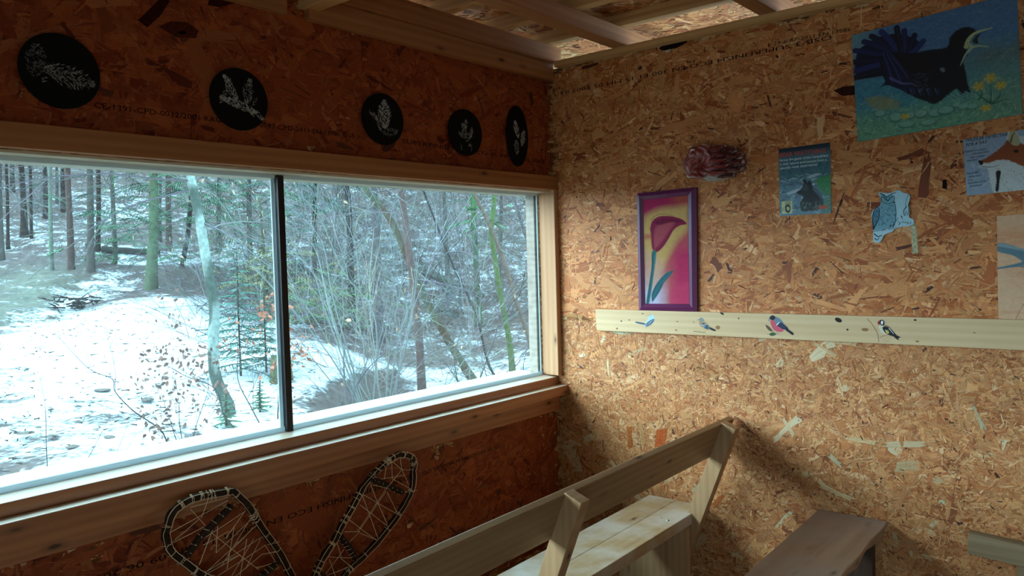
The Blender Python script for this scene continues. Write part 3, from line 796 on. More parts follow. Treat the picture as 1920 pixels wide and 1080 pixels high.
flat(mb, [(1.4545, 1.758), (1.4664, 1.7613), (1.4761, 1.7543), (1.4917, 1.7595), (1.4994, 1.7465), (1.5012, 1.7255), (1.5048, 1.7003), (1.5027, 1.6671), (1.4909, 1.6467), (1.4635, 1.6395), (1.4317, 1.6367), (1.4299, 1.6622), (1.4321, 1.6876), (1.4462, 1.7079), (1.4563, 1.7284)], f_back, .0077, h8(120, 170, 186))
flat(mb, [(1.4281, 1.6793), (1.4343, 1.7044), (1.4503, 1.7182), (1.4521, 1.6949), (1.4459, 1.6657), (1.4317, 1.6409)], f_back, .0079, MBL)
for i, (P, a, b) in enumerate([([(1.4518, 1.7657), (1.4624, 1.7608), (1.4741, 1.7503), (1.4878, 1.7598), (1.5053, 1.7648)], 8, 4), ([(1.4585, 1.7556), (1.4572, 1.7409), (1.4661, 1.7311), (1.4798, 1.7269), (1.4935, 1.731), (1.5001, 1.7422), (1.4987, 1.7548)], 4, 4),
        ([(1.4604, 1.7533), (1.4721, 1.7441), (1.476, 1.7376)], 6, 3), ([(1.4956, 1.753), (1.4838, 1.7442), (1.4779, 1.7375)], 6, 3), ([(1.4733, 1.7462), (1.4791, 1.7361), (1.4854, 1.7441)], 4, 3),
        ([(1.4543, 1.7243), (1.4343, 1.7086), (1.4273, 1.6793), (1.4297, 1.641)], 5, 9), ([(1.4502, 1.7077), (1.448, 1.6783), (1.4338, 1.6493), (1.4289, 1.636)], 4, 9), ([(1.4363, 1.7043), (1.4481, 1.7015)], 3, 3), ([(1.4321, 1.6876), (1.446, 1.6826)], 3, 3),
        ([(1.43, 1.6665), (1.4419, 1.668)], 3, 3), ([(1.4289, 1.6317), (1.4555, 1.6348), (1.487, 1.6436), (1.5007, 1.6588), (1.5124, 1.677)], 4, 3), ([(1.5007, 1.6588), (1.4947, 1.6382), (1.5064, 1.646)], 4, 2), ([(1.5446, 1.7557), (1.5357, 1.7233), (1.5382, 1.7108), (1.5298, 1.703)], 3, 2),
        ([(1.5394, 1.7148), (1.5298, 1.6988), (1.5327, 1.6821), (1.5393, 1.6983)], 6, 3), ([(1.5451, 1.7227), (1.5469, 1.6979), (1.5411, 1.6817)], 7, 3), ([(1.522, 1.6827), (1.525, 1.6701)], 8, 2), ([(1.4316, 1.624), (1.4435, 1.6129), (1.4574, 1.6166)], 8, 6), ([(1.4334, 1.6069), (1.4414, 1.6003), (1.4494, 1.6084)], 8, 4),
        ([(1.5023, 1.7254), (1.5052, 1.6919), (1.5026, 1.6629)], 4, 4), ([(1.4985, 1.7319), (1.5008, 1.728)], 16, 12),
        ([(1.5096, 1.6625), (1.5161, 1.6581), (1.5133, 1.6499), (1.5219, 1.6599), (1.5295, 1.6574), (1.5352, 1.6613)], 3, 2), ([(1.5276, 1.6637), (1.5295, 1.6595)], 3, 2), ([(1.5333, 1.6572), (1.5428, 1.6588), (1.5401, 1.6519), (1.5523, 1.6584), (1.5507, 1.6502)], 3, 3)]):
    line(mb, P, f_back, .0081, a * .00045, b * .00045, DB)
rr = random.Random(3)
P0, P1 = [(1.4562, 1.7242), (1.5025, 1.6462)]
for i in range(90):
    u = rr.random(); v = rr.random()
    x = P0[0] + (P1[0] - P0[0]) * u; y = P0[1] + (P1[1] - P0[1]) * v; x -= v * .010 * (1 - u)
    line(mb, [(x, y), (x + rr.uniform(-.0012, .0012), y - rr.uniform(.003, .007))], f_back, .0082, .0018, .0007, DB if rr.random() < .75 else MBL, False)
for i in range(26):
    x, y = [(1.478, 1.7437)][0]; a = rr.uniform(0, 6.28); r = rr.uniform(.006, .012)
    line(mb, [(x + r * math.cos(a), y + r * .7 * math.sin(a)), (x + 1.3 * r * math.cos(a), y + .9 * r * math.sin(a))], f_back, .0082, .0012, .0008, DB, False)
for k in range(6):
    x, y = [(1.4595, 1.6347)][0]; x += .0045 * k + (.008 if k > 2 else 0)
    line(mb, [(x, y + .003 + k * .0008), (x + .001, y - .003 + k * .0008)], f_back, .0083, .0022, .001, DB, False)
obj('owl_drawing', mb, DECAL, pn_)

# ------------------------------------------------------------------ framed lily picture
h = .012
Fo = [(0.4641, 1.8362), (0.7479, 1.8419), (0.74, 1.3282), (0.4623, 1.3247)]
Fi = [(0.4941, 1.806), (0.7054, 1.8103), (0.7026, 1.3581), (0.4938, 1.3559)]
cv = Canvas(Fi, 180, 420, h8(196, 110, 96))
cv.blend(Zp((.30 - cv.b) * 6), h8(184, 44, 92))
cv.blend(Zp((cv.a - .45) * 3) * Zp((cv.b - .3) * 4) * .95, h8(206, 52, 104))
cv.blend(Zp((.6 - cv.a) * 3) * Zp((cv.b - .62) * 3.5), h8(206, 198, 224))
cv.blend(Zp(1 - cv.b * 9) * Zp((cv.a - .55) * 4), h8(196, 96, 70))
cv.poly([(0.4918, 1.7138), (0.5207, 1.7468), (0.5814, 1.7661), (0.6487, 1.768), (0.7062, 1.7689), (0.7052, 1.7217), (0.7059, 1.6774), (0.6454, 1.6127), (0.5669, 1.5009), (0.5156, 1.5322), (0.4939, 1.5788)], h8(226, 186, 112), .016, .85)
cv.poly([(0.4939, 1.5788), (0.5338, 1.5626), (0.5846, 1.5311), (0.5569, 1.4398), (0.5043, 1.4242)], h8(222, 176, 150), .016, .8)
cv.poly([(0.4958, 1.6574), (0.5272, 1.6547), (0.5269, 1.6394), (0.4953, 1.6367)], h8(196, 110, 90), .006, .8)
cv.poly([(0.6246, 1.4248), (0.7045, 1.4475), (0.7026, 1.3581), (0.6197, 1.3566)], h8(214, 70, 110), .012, .8)
cv.poly([(0.5262, 1.6854), (0.5355, 1.7117), (0.5635, 1.7293), (0.6019, 1.7317), (0.6436, 1.725), (0.6805, 1.7112), (0.6981, 1.6925), (0.6677, 1.688), (0.6383, 1.6714), (0.6141, 1.6363), (0.5862, 1.6009), (0.5557, 1.5789), (0.5361, 1.5901), (0.53, 1.624), (0.5289, 1.6546)], h8(150, 42, 78), .0012)
cv.poly([(0.5539, 1.6841), (0.5969, 1.7011), (0.6431, 1.7026), (0.6087, 1.6591), (0.5782, 1.6224), (0.5519, 1.6003), (0.5425, 1.6388)], h8(196, 92, 100), .007, .75)
cv.poly([(0.5458, 1.7073), (0.5889, 1.7219), (0.6393, 1.7163), (0.6762, 1.7025), (0.6223, 1.7036), (0.5713, 1.6947)], h8(120, 26, 62), .003, .8)
for P in ([(0.5245, 1.6854), (0.5257, 1.6624), (0.5296, 1.6086), (0.536, 1.5855)], [(0.5286, 1.7158), (0.5551, 1.7358), (0.5978, 1.7395), (0.6395, 1.7282)], [(0.5541, 1.6955), (0.5928, 1.7051), (0.639, 1.7043), (0.6804, 1.7082)]):
    cv.stroke(P, .002, .001, h8(110, 30, 50), .0005)
for k in range(16):
    a = np.array([(0.5429, 1.5853)][0]); b = np.array([(0.5542, 1.6993)][0]) + [.0032 * k, -.0005 * k]
    cv.stroke([a, (a + b) / 2 + [-.003, 0], b], .0008, .0006, [h8(214, 130, 130), h8(120, 30, 60)][k % 2], .0006, .5)
cv.poly([(0.5306, 1.578), (0.5515, 1.5836), (0.549, 1.5469), (0.533, 1.4551), (0.5115, 1.3562), (0.4974, 1.356), (0.5134, 1.4397), (0.5275, 1.5166)], h8(64, 116, 120), .0012)
cv.stroke([(0.5374, 1.5701), (0.5246, 1.4705), (0.5027, 1.3584)], .003, .002, h8(36, 70, 84), .001, .8)
cv.stroke([(0.5469, 1.5699), (0.5351, 1.4705), (0.5151, 1.3625)], .002, .002, h8(130, 170, 170), .001, .8)
cv.poly([(0.5266, 1.3665), (0.5265, 1.4012), (0.5482, 1.4398), (0.5791, 1.4741), (0.605, 1.4914), (0.6329, 1.498), (0.613, 1.4739), (0.587, 1.4474), (0.5648, 1.4092), (0.5381, 1.3744)], h8(58, 108, 118), .0012)
cv.stroke([(0.5339, 1.382), (0.561, 1.4321), (0.6176, 1.489)], .0012, .0008, h8(110, 160, 166), .0008)
cv.grain(.012, .05, 3)
t = thing('framed_picture', 'tall picture of a pink calla lily in a purple frame', 'picture', (.598, -.01, 1.323))
fm, _, _b = newmat('purple_lacquer', .38, h8(98, 36, 76), spec=.5)
for k in range(4):
    a, b = Fo[k], Fo[(k + 1) % 4]; c, d = Fi[(k + 1) % 4], Fi[k]
    a, b, c, d = map(np.array, (a, b, c, d)); m0, m1 = a * .5 + d * .5, b * .5 + c * .5
    mb = MB()
    V = [f_back(*a, .003), f_back(*a, .014), f_back(*m0, .021), f_back(*d, .010), f_back(*d, .003)] + [f_back(*b, .003), f_back(*b, .014), f_back(*m1, .021), f_back(*c, .010), f_back(*c, .003)]
    mb.add(V, [(i, i + 1, i + 6, i + 5) for i in range(4)] + [(0, 4, 9, 5)[::-1], (4, 3, 2, 1, 0), (5, 6, 7, 8, 9)])
    obj('frame_side', mb, fm, t)
mb = MB(); slab(mb, Fi, f_back, .003, .0105, h8(140, 120, 100)); cv.mesh(mb, f_back, .0110); obj('print', mb, MATTP, t)
mb = MB(); x, y = [(0.6015, 1.8233)][0]; mb.tube([(x, -.018, y), (x, -.0225, y)], [.0016, .001], 8, 0, (.5, .5, .5)); obj('nail', mb, mscrew, t)

# ------------------------------------------------------------------ fox poster and plywood picture (both run out of view to the right)
TL, BL = [(1.7122, 1.9258), (1.7225, 1.7385)]; TL, BL = np.array(TL), np.array(BL)
TR, BR = TL + [.275, .020], BL + [.275, .012]
Q = [TL, TR, BR, BL]
cv = Canvas(Q, 260, 180, h8(150, 170, 192))
cv.dabs(200, (TL[0], TL[0] + .28, BL[1], TL[1] + .02), .03, .006, .4, [h8(170, 188, 204), h8(134, 150, 176), h8(190, 204, 214)], .5, 1, 1)
X0, Y0 = [(1.7596, 1.8449)][0]
cv.poly([(1.7565, 1.847), (1.7799, 1.8546), (1.8026, 1.8697), (1.8201, 1.888), (1.836, 1.9035), (1.8409, 1.9372), (1.8595, 1.9395), (1.8716, 1.9193), (1.8932, 1.9139), (1.931, 1.8647), (1.9497, 1.7231), (1.8098, 1.7329), (1.7849, 1.8163), (1.7646, 1.8269)], h8(206, 214, 214), .0015, wob=.002)
cv.poly([(1.7596, 1.849), (1.785, 1.8616), (1.8102, 1.8804), (1.83, 1.8973), (1.8389, 1.9089), (1.8643, 1.9003), (1.9027, 1.879), (1.931, 1.8367), (1.9121, 1.8047), (1.8739, 1.8253), (1.8447, 1.8424), (1.8151, 1.8482), (1.79, 1.842), (1.7723, 1.8437)], h8(146, 72, 34), .0018, wob=.002)
cv.poly([(1.8423, 1.9056), (1.8448, 1.9339), (1.857, 1.9392), (1.8701, 1.9166), (1.873, 1.8936), (1.8594, 1.8894)], h8(176, 170, 130), .0012); cv.stroke([(1.8477, 1.9021), (1.8536, 1.9243), (1.8595, 1.9321)], .006, .002, h8(60, 50, 36), .001, .8)
cv.poly([(1.7565, 1.8511), (1.7672, 1.85), (1.7708, 1.8409), (1.7626, 1.8358)], h8(10, 10, 12), .0008)
cv.stroke([(1.7672, 1.8307), (1.795, 1.827), (1.815, 1.8309)], .0022, .001, h8(20, 20, 20), .0006)
cv.poly([(1.8545, 1.8728), (1.8642, 1.8763), (1.8701, 1.87), (1.8623, 1.8663)], h8(20, 12, 6), .0006)
cv.dabs(240, (BL[0] + .06, BL[0] + .2, BL[1], BL[1] + .08), .006, .002, -1, [h8(150, 160, 164), h8(226, 230, 230), h8(110, 118, 124)], .7, 4, .6)
cv.poly([(1.8075, 1.8113), (1.82, 1.8102), (1.8169, 1.7845), (1.8139, 1.7489), (1.8049, 1.7507), (1.8079, 1.7794)], h8(14, 14, 18), .0012, wob=.001)
t = thing('poster', 'pale poster with a red fox head in profile and black words', 'poster', (1.86, -.004, 1.735))
mb = MB(); slab(mb, Q, f_back, .0026, .0034, h8(190, 196, 190)); cv.mesh(mb, f_back, .0037); sh_ = obj('sheet', mb, PAPER, t)
mb = MB(); kk = h8(14, 16, 22)
letters(mb, 'WILDLIFE DETECTIVE', *[(1.7195, 1.9179), (1.8389, 1.9237)], .0098, f_back, .0041, kk, slant=.2, bold=.01)
letters(mb, 'FOR A DAY', *[(1.7216, 1.9023), (1.7826, 1.906)], .0098, f_back, .0041, kk, slant=.2, bold=.01)
for s_, p in [('Explore the nature', [(1.7194, 1.8825), (1.78, 1.8854)]), ('of the forest animals', [(1.7391, 1.8722), (1.7871, 1.8765)]), ('with a wildlife', [(1.7339, 1.861), (1.7769, 1.8636)]), ('detective!', [(1.7235, 1.8514), (1.7545, 1.853)]),
              ('Discover their', [(1.7233, 1.8089), (1.7584, 1.8116)]), ('secret world', [(1.7285, 1.7978), (1.7645, 1.8006)]), ('in an', [(1.7274, 1.7872), (1.7398, 1.7886)]), ('interactive and fun', [(1.7263, 1.7767), (1.7797, 1.7806)]), ('adventure!', [(1.7304, 1.7657), (1.767, 1.7687)])]:
    letters(mb, s_, *p, .0062, f_back, .0041, kk, bold=.01)
obj('lettering', mb, DECAL, sh_)

Q = [[(1.8093, 1.666)][0], None, None, [(1.8131, 1.3285)][0]]
Q[1] = (Q[0][0] + .50, Q[0][1] + .012); Q[2] = (Q[3][0] + .50, Q[3][1])
cv = Canvas(Q, 320, 220, h8(220, 176, 140))
cv.blend(Zp(1 - abs(cv.b - .22) * 6) * .5, h8(206, 116, 56)); cv.blend(Zp(1 - abs(cv.b - .55) * 6) * Zp(cv.a * 5) * .5, h8(206, 128, 72))
cv.dabs(260, (Q[0][0], Q[1][0], Q[3][1], Q[0][1]), .06, .008, 0, [h8(226, 186, 150), h8(206, 150, 104), h8(214, 168, 130)], .4, 5, .1)
g1, g2 = h8(92, 122, 134), h8(136, 158, 166)
cv.poly([(1.8088, 1.5759), (1.8379, 1.5738), (1.8843, 1.5569), (1.972, 1.5635), (2.0115, 1.5264), (1.9721, 1.4909), (1.9009, 1.5071), (1.8842, 1.5135), (1.8538, 1.5359), (1.8109, 1.5507)], g1, .002)
cv.poly([(1.811, 1.5759), (1.8379, 1.5725), (1.8843, 1.5562), (1.8905, 1.5487), (1.8378, 1.5612), (1.811, 1.5683)], g2, .002)
cv.stroke([(1.8108, 1.4945), (1.8484, 1.5016), (1.8748, 1.5075), (1.9009, 1.5194)], .006, .014, g1, .0012)
cv.stroke([(1.8484, 1.4985), (1.8696, 1.5013), (1.8842, 1.4993)], .003, .006, g1, .0012)
cv.poly([(1.9919, 1.5629), (2.0309, 1.5796), (2.0502, 1.5612), (2.0406, 1.5259), (2.0018, 1.5146)], g1, .002)
cv.stroke([(1.8614, 1.3296), (1.872, 1.3549), (1.8841, 1.3801)], .0014, .001, h8(90, 60, 40), .0006)
cv.grain(.003, .05, 9)
t = thing('plywood_picture', 'plywood sheet painted with a grey-blue bird on orange wash', 'picture', (2.05, -.006, 1.329))
mb = MB(); slab(mb, Q, f_back, .002, .0076, h8(190, 150, 108)); cv.mesh(mb, f_back, .0080); obj('board', mb, PAINT, t)

# ------------------------------------------------------------------ plank with four painted birds
t = thing('painted_plank', 'long pale spruce plank with four small painted garden birds', 'plank', (1.35, -.01, 1.226))
BW = lambda U, V, H: (U, -.021 - H, V)
Q = [(0.2378, 1.326), (0.2467, 1.2288)]
x0, zt, zb = Q[0][0], Q[0][1], Q[1][1]
mb = MB(); mb.hexa([(x0 + .005, -.021, zb), (2.9, -.021, zb + .002), (2.9, -.003, zb + .002), (x0 + .005, -.003, zb), (x0, -.021, zt), (2.9, -.021, zt + .004), (2.9, -.003, zt + .004), (x0, -.003, zt)])
PLK = wood('pale_spruce_plank', h8(226, 196, 154), h8(198, 162, 118), 'X', .55, knots=False)
kn = lambda P, rx, ry, c, rot=0: flat(mb, [(P[0] + rx * math.cos(a) * math.cos(rot) - ry * math.sin(a) * math.sin(rot), P[1] + rx * math.cos(a) * math.sin(rot) + ry * math.sin(a) * math.cos(rot)) for a in np.linspace(0, 6.28, 11)[:-1]], BW, .0003, c, mat=1)
BRN, DRK = h8(150, 108, 68), h8(34, 18, 12)
for (x, y, rx, ry, c, ro) in [(0.3755, 1.2767, .004, .003, DRK, 0), (0.4168, 1.2828, .005, .003, BRN, 0), (0.4848, 1.3129, .006, .003, BRN, 0), (0.3523, 1.2425, .006, .004, BRN, 0), (0.6514, 1.2833, .006, .002, BRN, 0), (0.6456, 1.2469, .006, .003, BRN, 0),
        (0.8339, 1.2652, .010, .008, BRN, 0), (0.8534, 1.3224, .009, .004, DRK, -.4), (0.9235, 1.3049, .003, .003, DRK, 0), (1.3090, 1.3104, .013, .008, DRK, -.4), (1.3407, 1.2762, .004, .0035, DRK, 0), (1.4017, 1.2786, .012, .006, BRN, 0), (1.5669, 1.3184, .005, .003, DRK, 0), (1.5732, 1.2443, .006, .003, BRN, 0), (1.7462, 1.2813, .004, .002, BRN, 0), (0.7276, 1.2835, .004, .002, BRN, -.5)]:
    kn((x, y), rx, ry, c, ro)
pk_ = obj('plank', mb, [PLK, DECAL], t)
def bird(parts, name='painted_bird'):
    mb = MB()
    for i, (kind, P, c, *w) in enumerate(parts):
        hh = .0006 + i * .00008
        if kind == 'p': flat(mb, P, BW, hh, c)
        else: line(mb, P, BW, hh, w[0], w[1], c)
    return obj(name, mb, DECAL, pk_)
wh, sl, bk = h8(232, 240, 244), h8(60, 84, 104), h8(26, 26, 32)
bird([('p', [(0.5209, 1.3053), (0.5351, 1.3076), (0.5436, 1.2982), (0.5399, 1.2789), (0.521, 1.2638), (0.4989, 1.2543), (0.4935, 1.2619), (0.5068, 1.2865)], h8(176, 206, 226), ), ('p', [(0.4967, 1.2552), (0.5065, 1.2744), (0.5369, 1.2913), (0.54, 1.2828), (0.521, 1.2638)], sl), ('p', [(0.4516, 1.2765), (0.4926, 1.2716), (0.4947, 1.2648), (0.4515, 1.2707)], h8(40, 82, 108)), ('l', [(0.4978, 1.2562), (0.5135, 1.2713), (0.5368, 1.2875)], wh, .0012, .0008), ('l', [(0.5144, 1.2636), (0.5285, 1.28)], wh, .0008, .0008), ('l', [(0.5241, 1.304), (0.5285, 1.3055)], bk, .002, .001), ('l', [(0.5043, 1.2986), (0.51, 1.3069), (0.5165, 1.3062), (0.5223, 1.3169)], h8(120, 100, 80), .0008, .0006)])
bird([('p', [(0.7513, 1.2872), (0.7594, 1.292), (0.7752, 1.2879), (0.7922, 1.2747), (0.8032, 1.26), (0.7918, 1.2532), (0.7697, 1.2601), (0.755, 1.2711)], h8(176, 140, 104)), ('p', [(0.7495, 1.2959), (0.7596, 1.3035), (0.7705, 1.2993), (0.7728, 1.2901), (0.7628, 1.2861), (0.7534, 1.2895)], h8(140, 142, 138)), ('p', [(0.7621, 1.2778), (0.7761, 1.2801), (0.7945, 1.2657), (0.7904, 1.2559), (0.7728, 1.2635)], h8(50, 78, 104)), ('p', [(0.7873, 1.2746), (0.7994, 1.2658), (0.8042, 1.2569), (0.7945, 1.2625)], h8(112, 130, 96)),
      ('l', [(0.762, 1.2732), (0.7749, 1.2728), (0.7849, 1.2777)], wh, .0028, .0014), ('l', [(0.7679, 1.2661), (0.7798, 1.2674)], wh, .0016, .0010), ('p', [(0.7994, 1.2645), (0.8236, 1.2553), (0.8206, 1.2498), (0.8002, 1.2563)], bk), ('l', [(0.7429, 1.2929), (0.7505, 1.2941)], h8(90, 80, 70), .0022, .001), ('l', [(0.7575, 1.2957), (0.7595, 1.2962)], bk, .002, .002),
      ('l', [(0.7795, 1.2536), (0.7774, 1.2462)], h8(150, 110, 90), .0008, .0006), ('l', [(0.7254, 1.2455), (0.7495, 1.2432), (0.7803, 1.2417)], h8(40, 78, 52), .0014, .001)] + [('l', [k_[0], (k_[0][0] + .002, k_[0][1] + .0045)], h8(52, 96, 62), .001, .0005) for k_ in [[(0.7304, 1.2443)], [(0.7365, 1.2441)], [(0.7425, 1.2439)], [(0.7485, 1.2436)], [(0.7545, 1.2434)], [(0.7615, 1.2432)], [(0.7684, 1.2431)], [(0.7744, 1.2428)]]])
bird([('p', [(1.0536, 1.2991), (1.0691, 1.3073), (1.0785, 1.2891), (1.1043, 1.2637), (1.0859, 1.2574), (1.0663, 1.2648), (1.0565, 1.2818)], h8(206, 84, 104)), ('p', [(1.0674, 1.3081), (1.0737, 1.3161), (1.0932, 1.3068), (1.1046, 1.2899), (1.0928, 1.2796), (1.0754, 1.2877)], h8(104, 132, 146)), ('p', [(1.0784, 1.2826), (1.093, 1.2951), (1.1199, 1.2763), (1.1215, 1.267), (1.1034, 1.268), (1.0884, 1.276)], h8(44, 52, 78)), ('p', [(1.0494, 1.3111), (1.0583, 1.3204), (1.0693, 1.319), (1.0727, 1.3105), (1.0638, 1.3028), (1.0537, 1.3051)], bk),
      ('p', [(1.0426, 1.3039), (1.0506, 1.3076), (1.0514, 1.2999), (1.0461, 1.2984)], h8(150, 156, 160)), ('l', [(1.0776, 1.2834), (1.09, 1.2959)], wh, .0042, .002), ('p', [(1.113, 1.2726), (1.1258, 1.2671), (1.1419, 1.255), (1.1397, 1.2472), (1.1257, 1.256), (1.1129, 1.2649)], bk), ('l', [(1.0824, 1.2568), (1.0814, 1.2481), (1.0901, 1.2451)], h8(170, 160, 160), .001, .0008), ('l', [(1.0798, 1.2567), (1.0779, 1.2471), (1.101, 1.2473)], h8(170, 160, 160), .001, .0006),
      ('p', [(1.0334, 1.2827), (1.0467, 1.2771), (1.0605, 1.2603), (1.0508, 1.2599), (1.0399, 1.269)], h8(92, 78, 58)), ('p', [(1.0484, 1.2467), (1.0587, 1.2541), (1.0736, 1.2513), (1.0682, 1.2432), (1.055, 1.2409)], h8(52, 88, 50)), ('l', [(1.0373, 1.2467), (1.0507, 1.2481)], h8(52, 88, 50), .001, .0008), ('l', [(1.0553, 1.2622), (1.064, 1.2539)], h8(80, 100, 60), .001, .0008)])
cr = h8(214, 206, 182)
bird([('l', [(1.4097, 1.3176), (1.4266, 1.2973), (1.4434, 1.2668), (1.448, 1.2369)], h8(120, 66, 44), .0016, .0012), ('l', [(1.4515, 1.2505), (1.4626, 1.2583), (1.4784, 1.2621)], h8(120, 66, 44), .0012, .0009), ('p', [(1.4484, 1.2929), (1.4605, 1.2974), (1.4738, 1.2835), (1.4785, 1.2652), (1.4603, 1.2675), (1.4507, 1.2795)], cr), ('p', [(1.4624, 1.2965), (1.4787, 1.296), (1.49, 1.2831), (1.4757, 1.2846)], h8(160, 130, 100)),
      ('p', [(1.4604, 1.2881), (1.4758, 1.2918), (1.4947, 1.2771), (1.5078, 1.2582), (1.4908, 1.2595), (1.4708, 1.2689)], bk), ('p', [(1.469, 1.2812), (1.4833, 1.2715), (1.4756, 1.2671)], h8(206, 190, 84)), ('p', [(1.451, 1.3126), (1.4607, 1.316), (1.4673, 1.308), (1.4653, 1.2976), (1.4576, 1.2953), (1.4519, 1.3023)], bk), ('p', [(1.4578, 1.3128), (1.4635, 1.3089), (1.4605, 1.2985), (1.4558, 1.3035)], wh), ('p', [(1.4442, 1.3062), (1.451, 1.3126), (1.4558, 1.3055), (1.4509, 1.2981), (1.4461, 1.3)], h8(140, 52, 34)), ('l', [(1.4393, 1.3029), (1.4461, 1.3052)], h8(190, 170, 150), .0016, .0008),
      ('l', [(1.482, 1.2864), (1.5007, 1.263)], wh, .0022, .0012), ('l', [(1.4757, 1.2805), (1.4814, 1.2766)], wh, .001, .001), ('p', [(1.4975, 1.267), (1.5087, 1.2618), (1.5199, 1.2557), (1.5115, 1.2533), (1.5133, 1.2457), (1.4993, 1.2558)], bk), ('l', [(1.4601, 1.2427), (1.4673, 1.2451), (1.4745, 1.2413), (1.485, 1.2459)], h8(120, 110, 96), .0006, .0005), ('l', [(1.462, 1.2386), (1.484, 1.2407)], h8(120, 110, 96), .0005, .0004)])

# ------------------------------------------------------------------ varnished bracket fungus
t = thing('bracket_fungus', 'dark red varnished bracket fungus with pale rims mounted on the wall', 'fungus', (.83, -.03, 1.858))
def lobe(mb, cx, cz, rx, rz, dep, tilt, cface, crim, seed, h0=0.0, ridges=3, dish=0.0):
    """half-shell shelf: outer edge a pale rim, skin stepped with growth ridges"""
    r = np.random.default_rng(seed); na, nb = 56, 22; V = []; Cc = []
    ph = r.uniform(0, 6.28, 4)
    for j in range(nb + 1):
        q = j / nb                                   # 0 rim at the wall .. 1 centre of the face
        for i in range(na):
            a = i / na * 2 * math.pi
            wob = 1 + .07 * math.sin(3 * a + ph[0]) + .05 * math.sin(7 * a + ph[1]) + .03 * math.sin(13 * a + ph[2])
            rad = math.cos(q * math.pi / 2) ** .75
            st = .006 * math.sin(q * ridges * 6.28 + ph[3]) * (1 - q)
            x = cx + rx * rad * wob * math.cos(a); zz = cz + rz * rad * wob * math.sin(a)
            y = h0 + dep * math.sin(q * math.pi / 2) ** .8 * (1 + tilt * math.sin(a)) + st + .003 * math.sin(9 * a + 20 * q)
            if dish: y -= dish * dep * max(0, (q - .35) / .65) ** 1.3
            V.append((x, -max(y, .0025), zz))
            k = max(0, 1 - abs(q - .25) / .14) * (.6 + .4 * math.sin(5 * a + ph[2]))
            k = max(k, .8 * max(0, 1 - abs(q - .55) / .04) * (math.sin(4 * a + ph[1]) > .2))
            Cc.append(np.array(cface) * (1 - k) + np.array(crim) * k)
    F = [(j * na + i, j * na + (i + 1) % na, (j + 1) * na + (i + 1) % na, (j + 1) * na + i) for j in range(nb) for i in range(na)]
    mb.add(V, F, 0, np.array(Cc), smooth=True)
FM = colmat('fungus_skin', .28, (70, .35), .6, .6)
cf, cf2, cr_ = h8(150, 60, 54), h8(104, 42, 40), h8(250, 236, 228)
mb = MB(); lobe(mb, .775, 1.938, .080, .072, .066, .30, cf, cr_, 1, dish=.55); obj('main_cap', mb, FM, t)
for i, (x, z_, rx, rz, dp) in enumerate([(.845, 1.988, .040, .018, .052), (.893, 1.974, .034, .022, .056), (.862, 1.962, .050, .020, .072), (.918, 1.950, .040, .018, .068), (.868, 1.940, .050, .019, .082), (.925, 1.926, .038, .018, .066), (.872, 1.917, .052, .018, .078), (.918, 1.902, .042, .017, .060), (.852, 1.894, .050, .017, .066), (.880, 1.878, .036, .014, .046)]):
    mb = MB(); lobe(mb, x, z_, rx, rz, dp, -.35, cf2 if i % 2 else cf, cr_, 10 + i, ridges=4); obj('shelf_lobe', mb, FM, t)
mb = MB(); lobe(mb, .838, 1.876, .066, .017, .030, 0, h8(206, 190, 178), h8(226, 216, 206), 33); obj('pore_edge', mb, FM, t)

# ------------------------------------------------------------------ black round plates with leaf prints
BLK, _, _b = newmat('matt_black_spray', .75, (.004, .0038, .0042), spec=.15)
PRINT = colmat('white_print', .8, (160, .4), .2)
def blobs(mb, c, ang, L, W, n, fr, seed, col, size=.0050, vein=38):
    r = random.Random(seed)
    for i in range(n):
        s_ = r.random(); side = r.uniform(-1, 1); wv = W * math.sin(math.pi * min(1, s_ * .96 + .03)) ** .7
        p = (L * (s_ - .5), side * wv * .5)
        a = ang + math.copysign(math.radians(vein), side) * r.uniform(.7, 1.2)
        x = c[0] + p[0] * math.cos(ang) - p[1] * math.sin(ang); y = c[1] + p[0] * math.sin(ang) + p[1] * math.cos(ang)
        l = size * r.uniform(.4, 1.4); w = size * r.uniform(.12, .42)
        P = []
        for k in range(9):
            t_ = k / 9 * 6.283; q = r.uniform(.55, 1.25)
            P.append((x + l * q * math.cos(t_) * math.cos(a) - w * q * math.sin(t_) * math.sin(a), y + l * q * math.cos(t_) * math.sin(a) + w * q * math.sin(t_) * math.cos(a)))
        k_ = r.uniform(.45, 1); flat(mb, P, fr, .0165 + i * .000004, tuple(k_ * q for q in col), False)
GW = h8(196, 196, 190)
def disc(y, z_, ry, rz, label, prints, group=None, rot=0):
    t = thing('round_plaque', label, 'plaque', (.01, y, z_ - rz), 'black plaques over the window')
    mb = MB(); n = 64
    A = [(y + ry * math.cos(a) * math.cos(rot) - rz * math.sin(a) * math.sin(rot), z_ + rz * math.sin(a) * math.cos(rot) + ry * math.cos(a) * math.sin(rot)) for a in np.arange(n) / n * 6.28318]
    extr(mb, A, f_left, .0105, .016, (.01, .01, .01)); pl_ = obj('plate', mb, BLK, t)
    mb = MB(); mb.box((.001, y - .012, z_ - .012), (.0108, y + .012, z_ + .012)); obj('spacer', mb, BLK, t)
    mb = MB()
    for i, (dy, dz, ang, L, W, n_, sz, br) in enumerate(prints):
        blobs(mb, (y + dy, z_ + dz), math.radians(ang), L, W, n_, f_left, i + int(abs(y) * 100), tuple(br * q for q in GW), sz)
    obj('leaf_print', mb, PRINT, pl_)
disc(-2.156, 2.095, .099, .097, 'leftmost black round plaque with two faint broad leaf prints', [(-.058, .018, 85, .085, .05, 120, .0042, .35), (-.02, .0, 150, .05, .03, 50, .004, .25), (.022, -.012, -12, .125, .058, 230, .0046, .55), (-.04, -.028, 60, .012, .012, 10, .004, .7)])
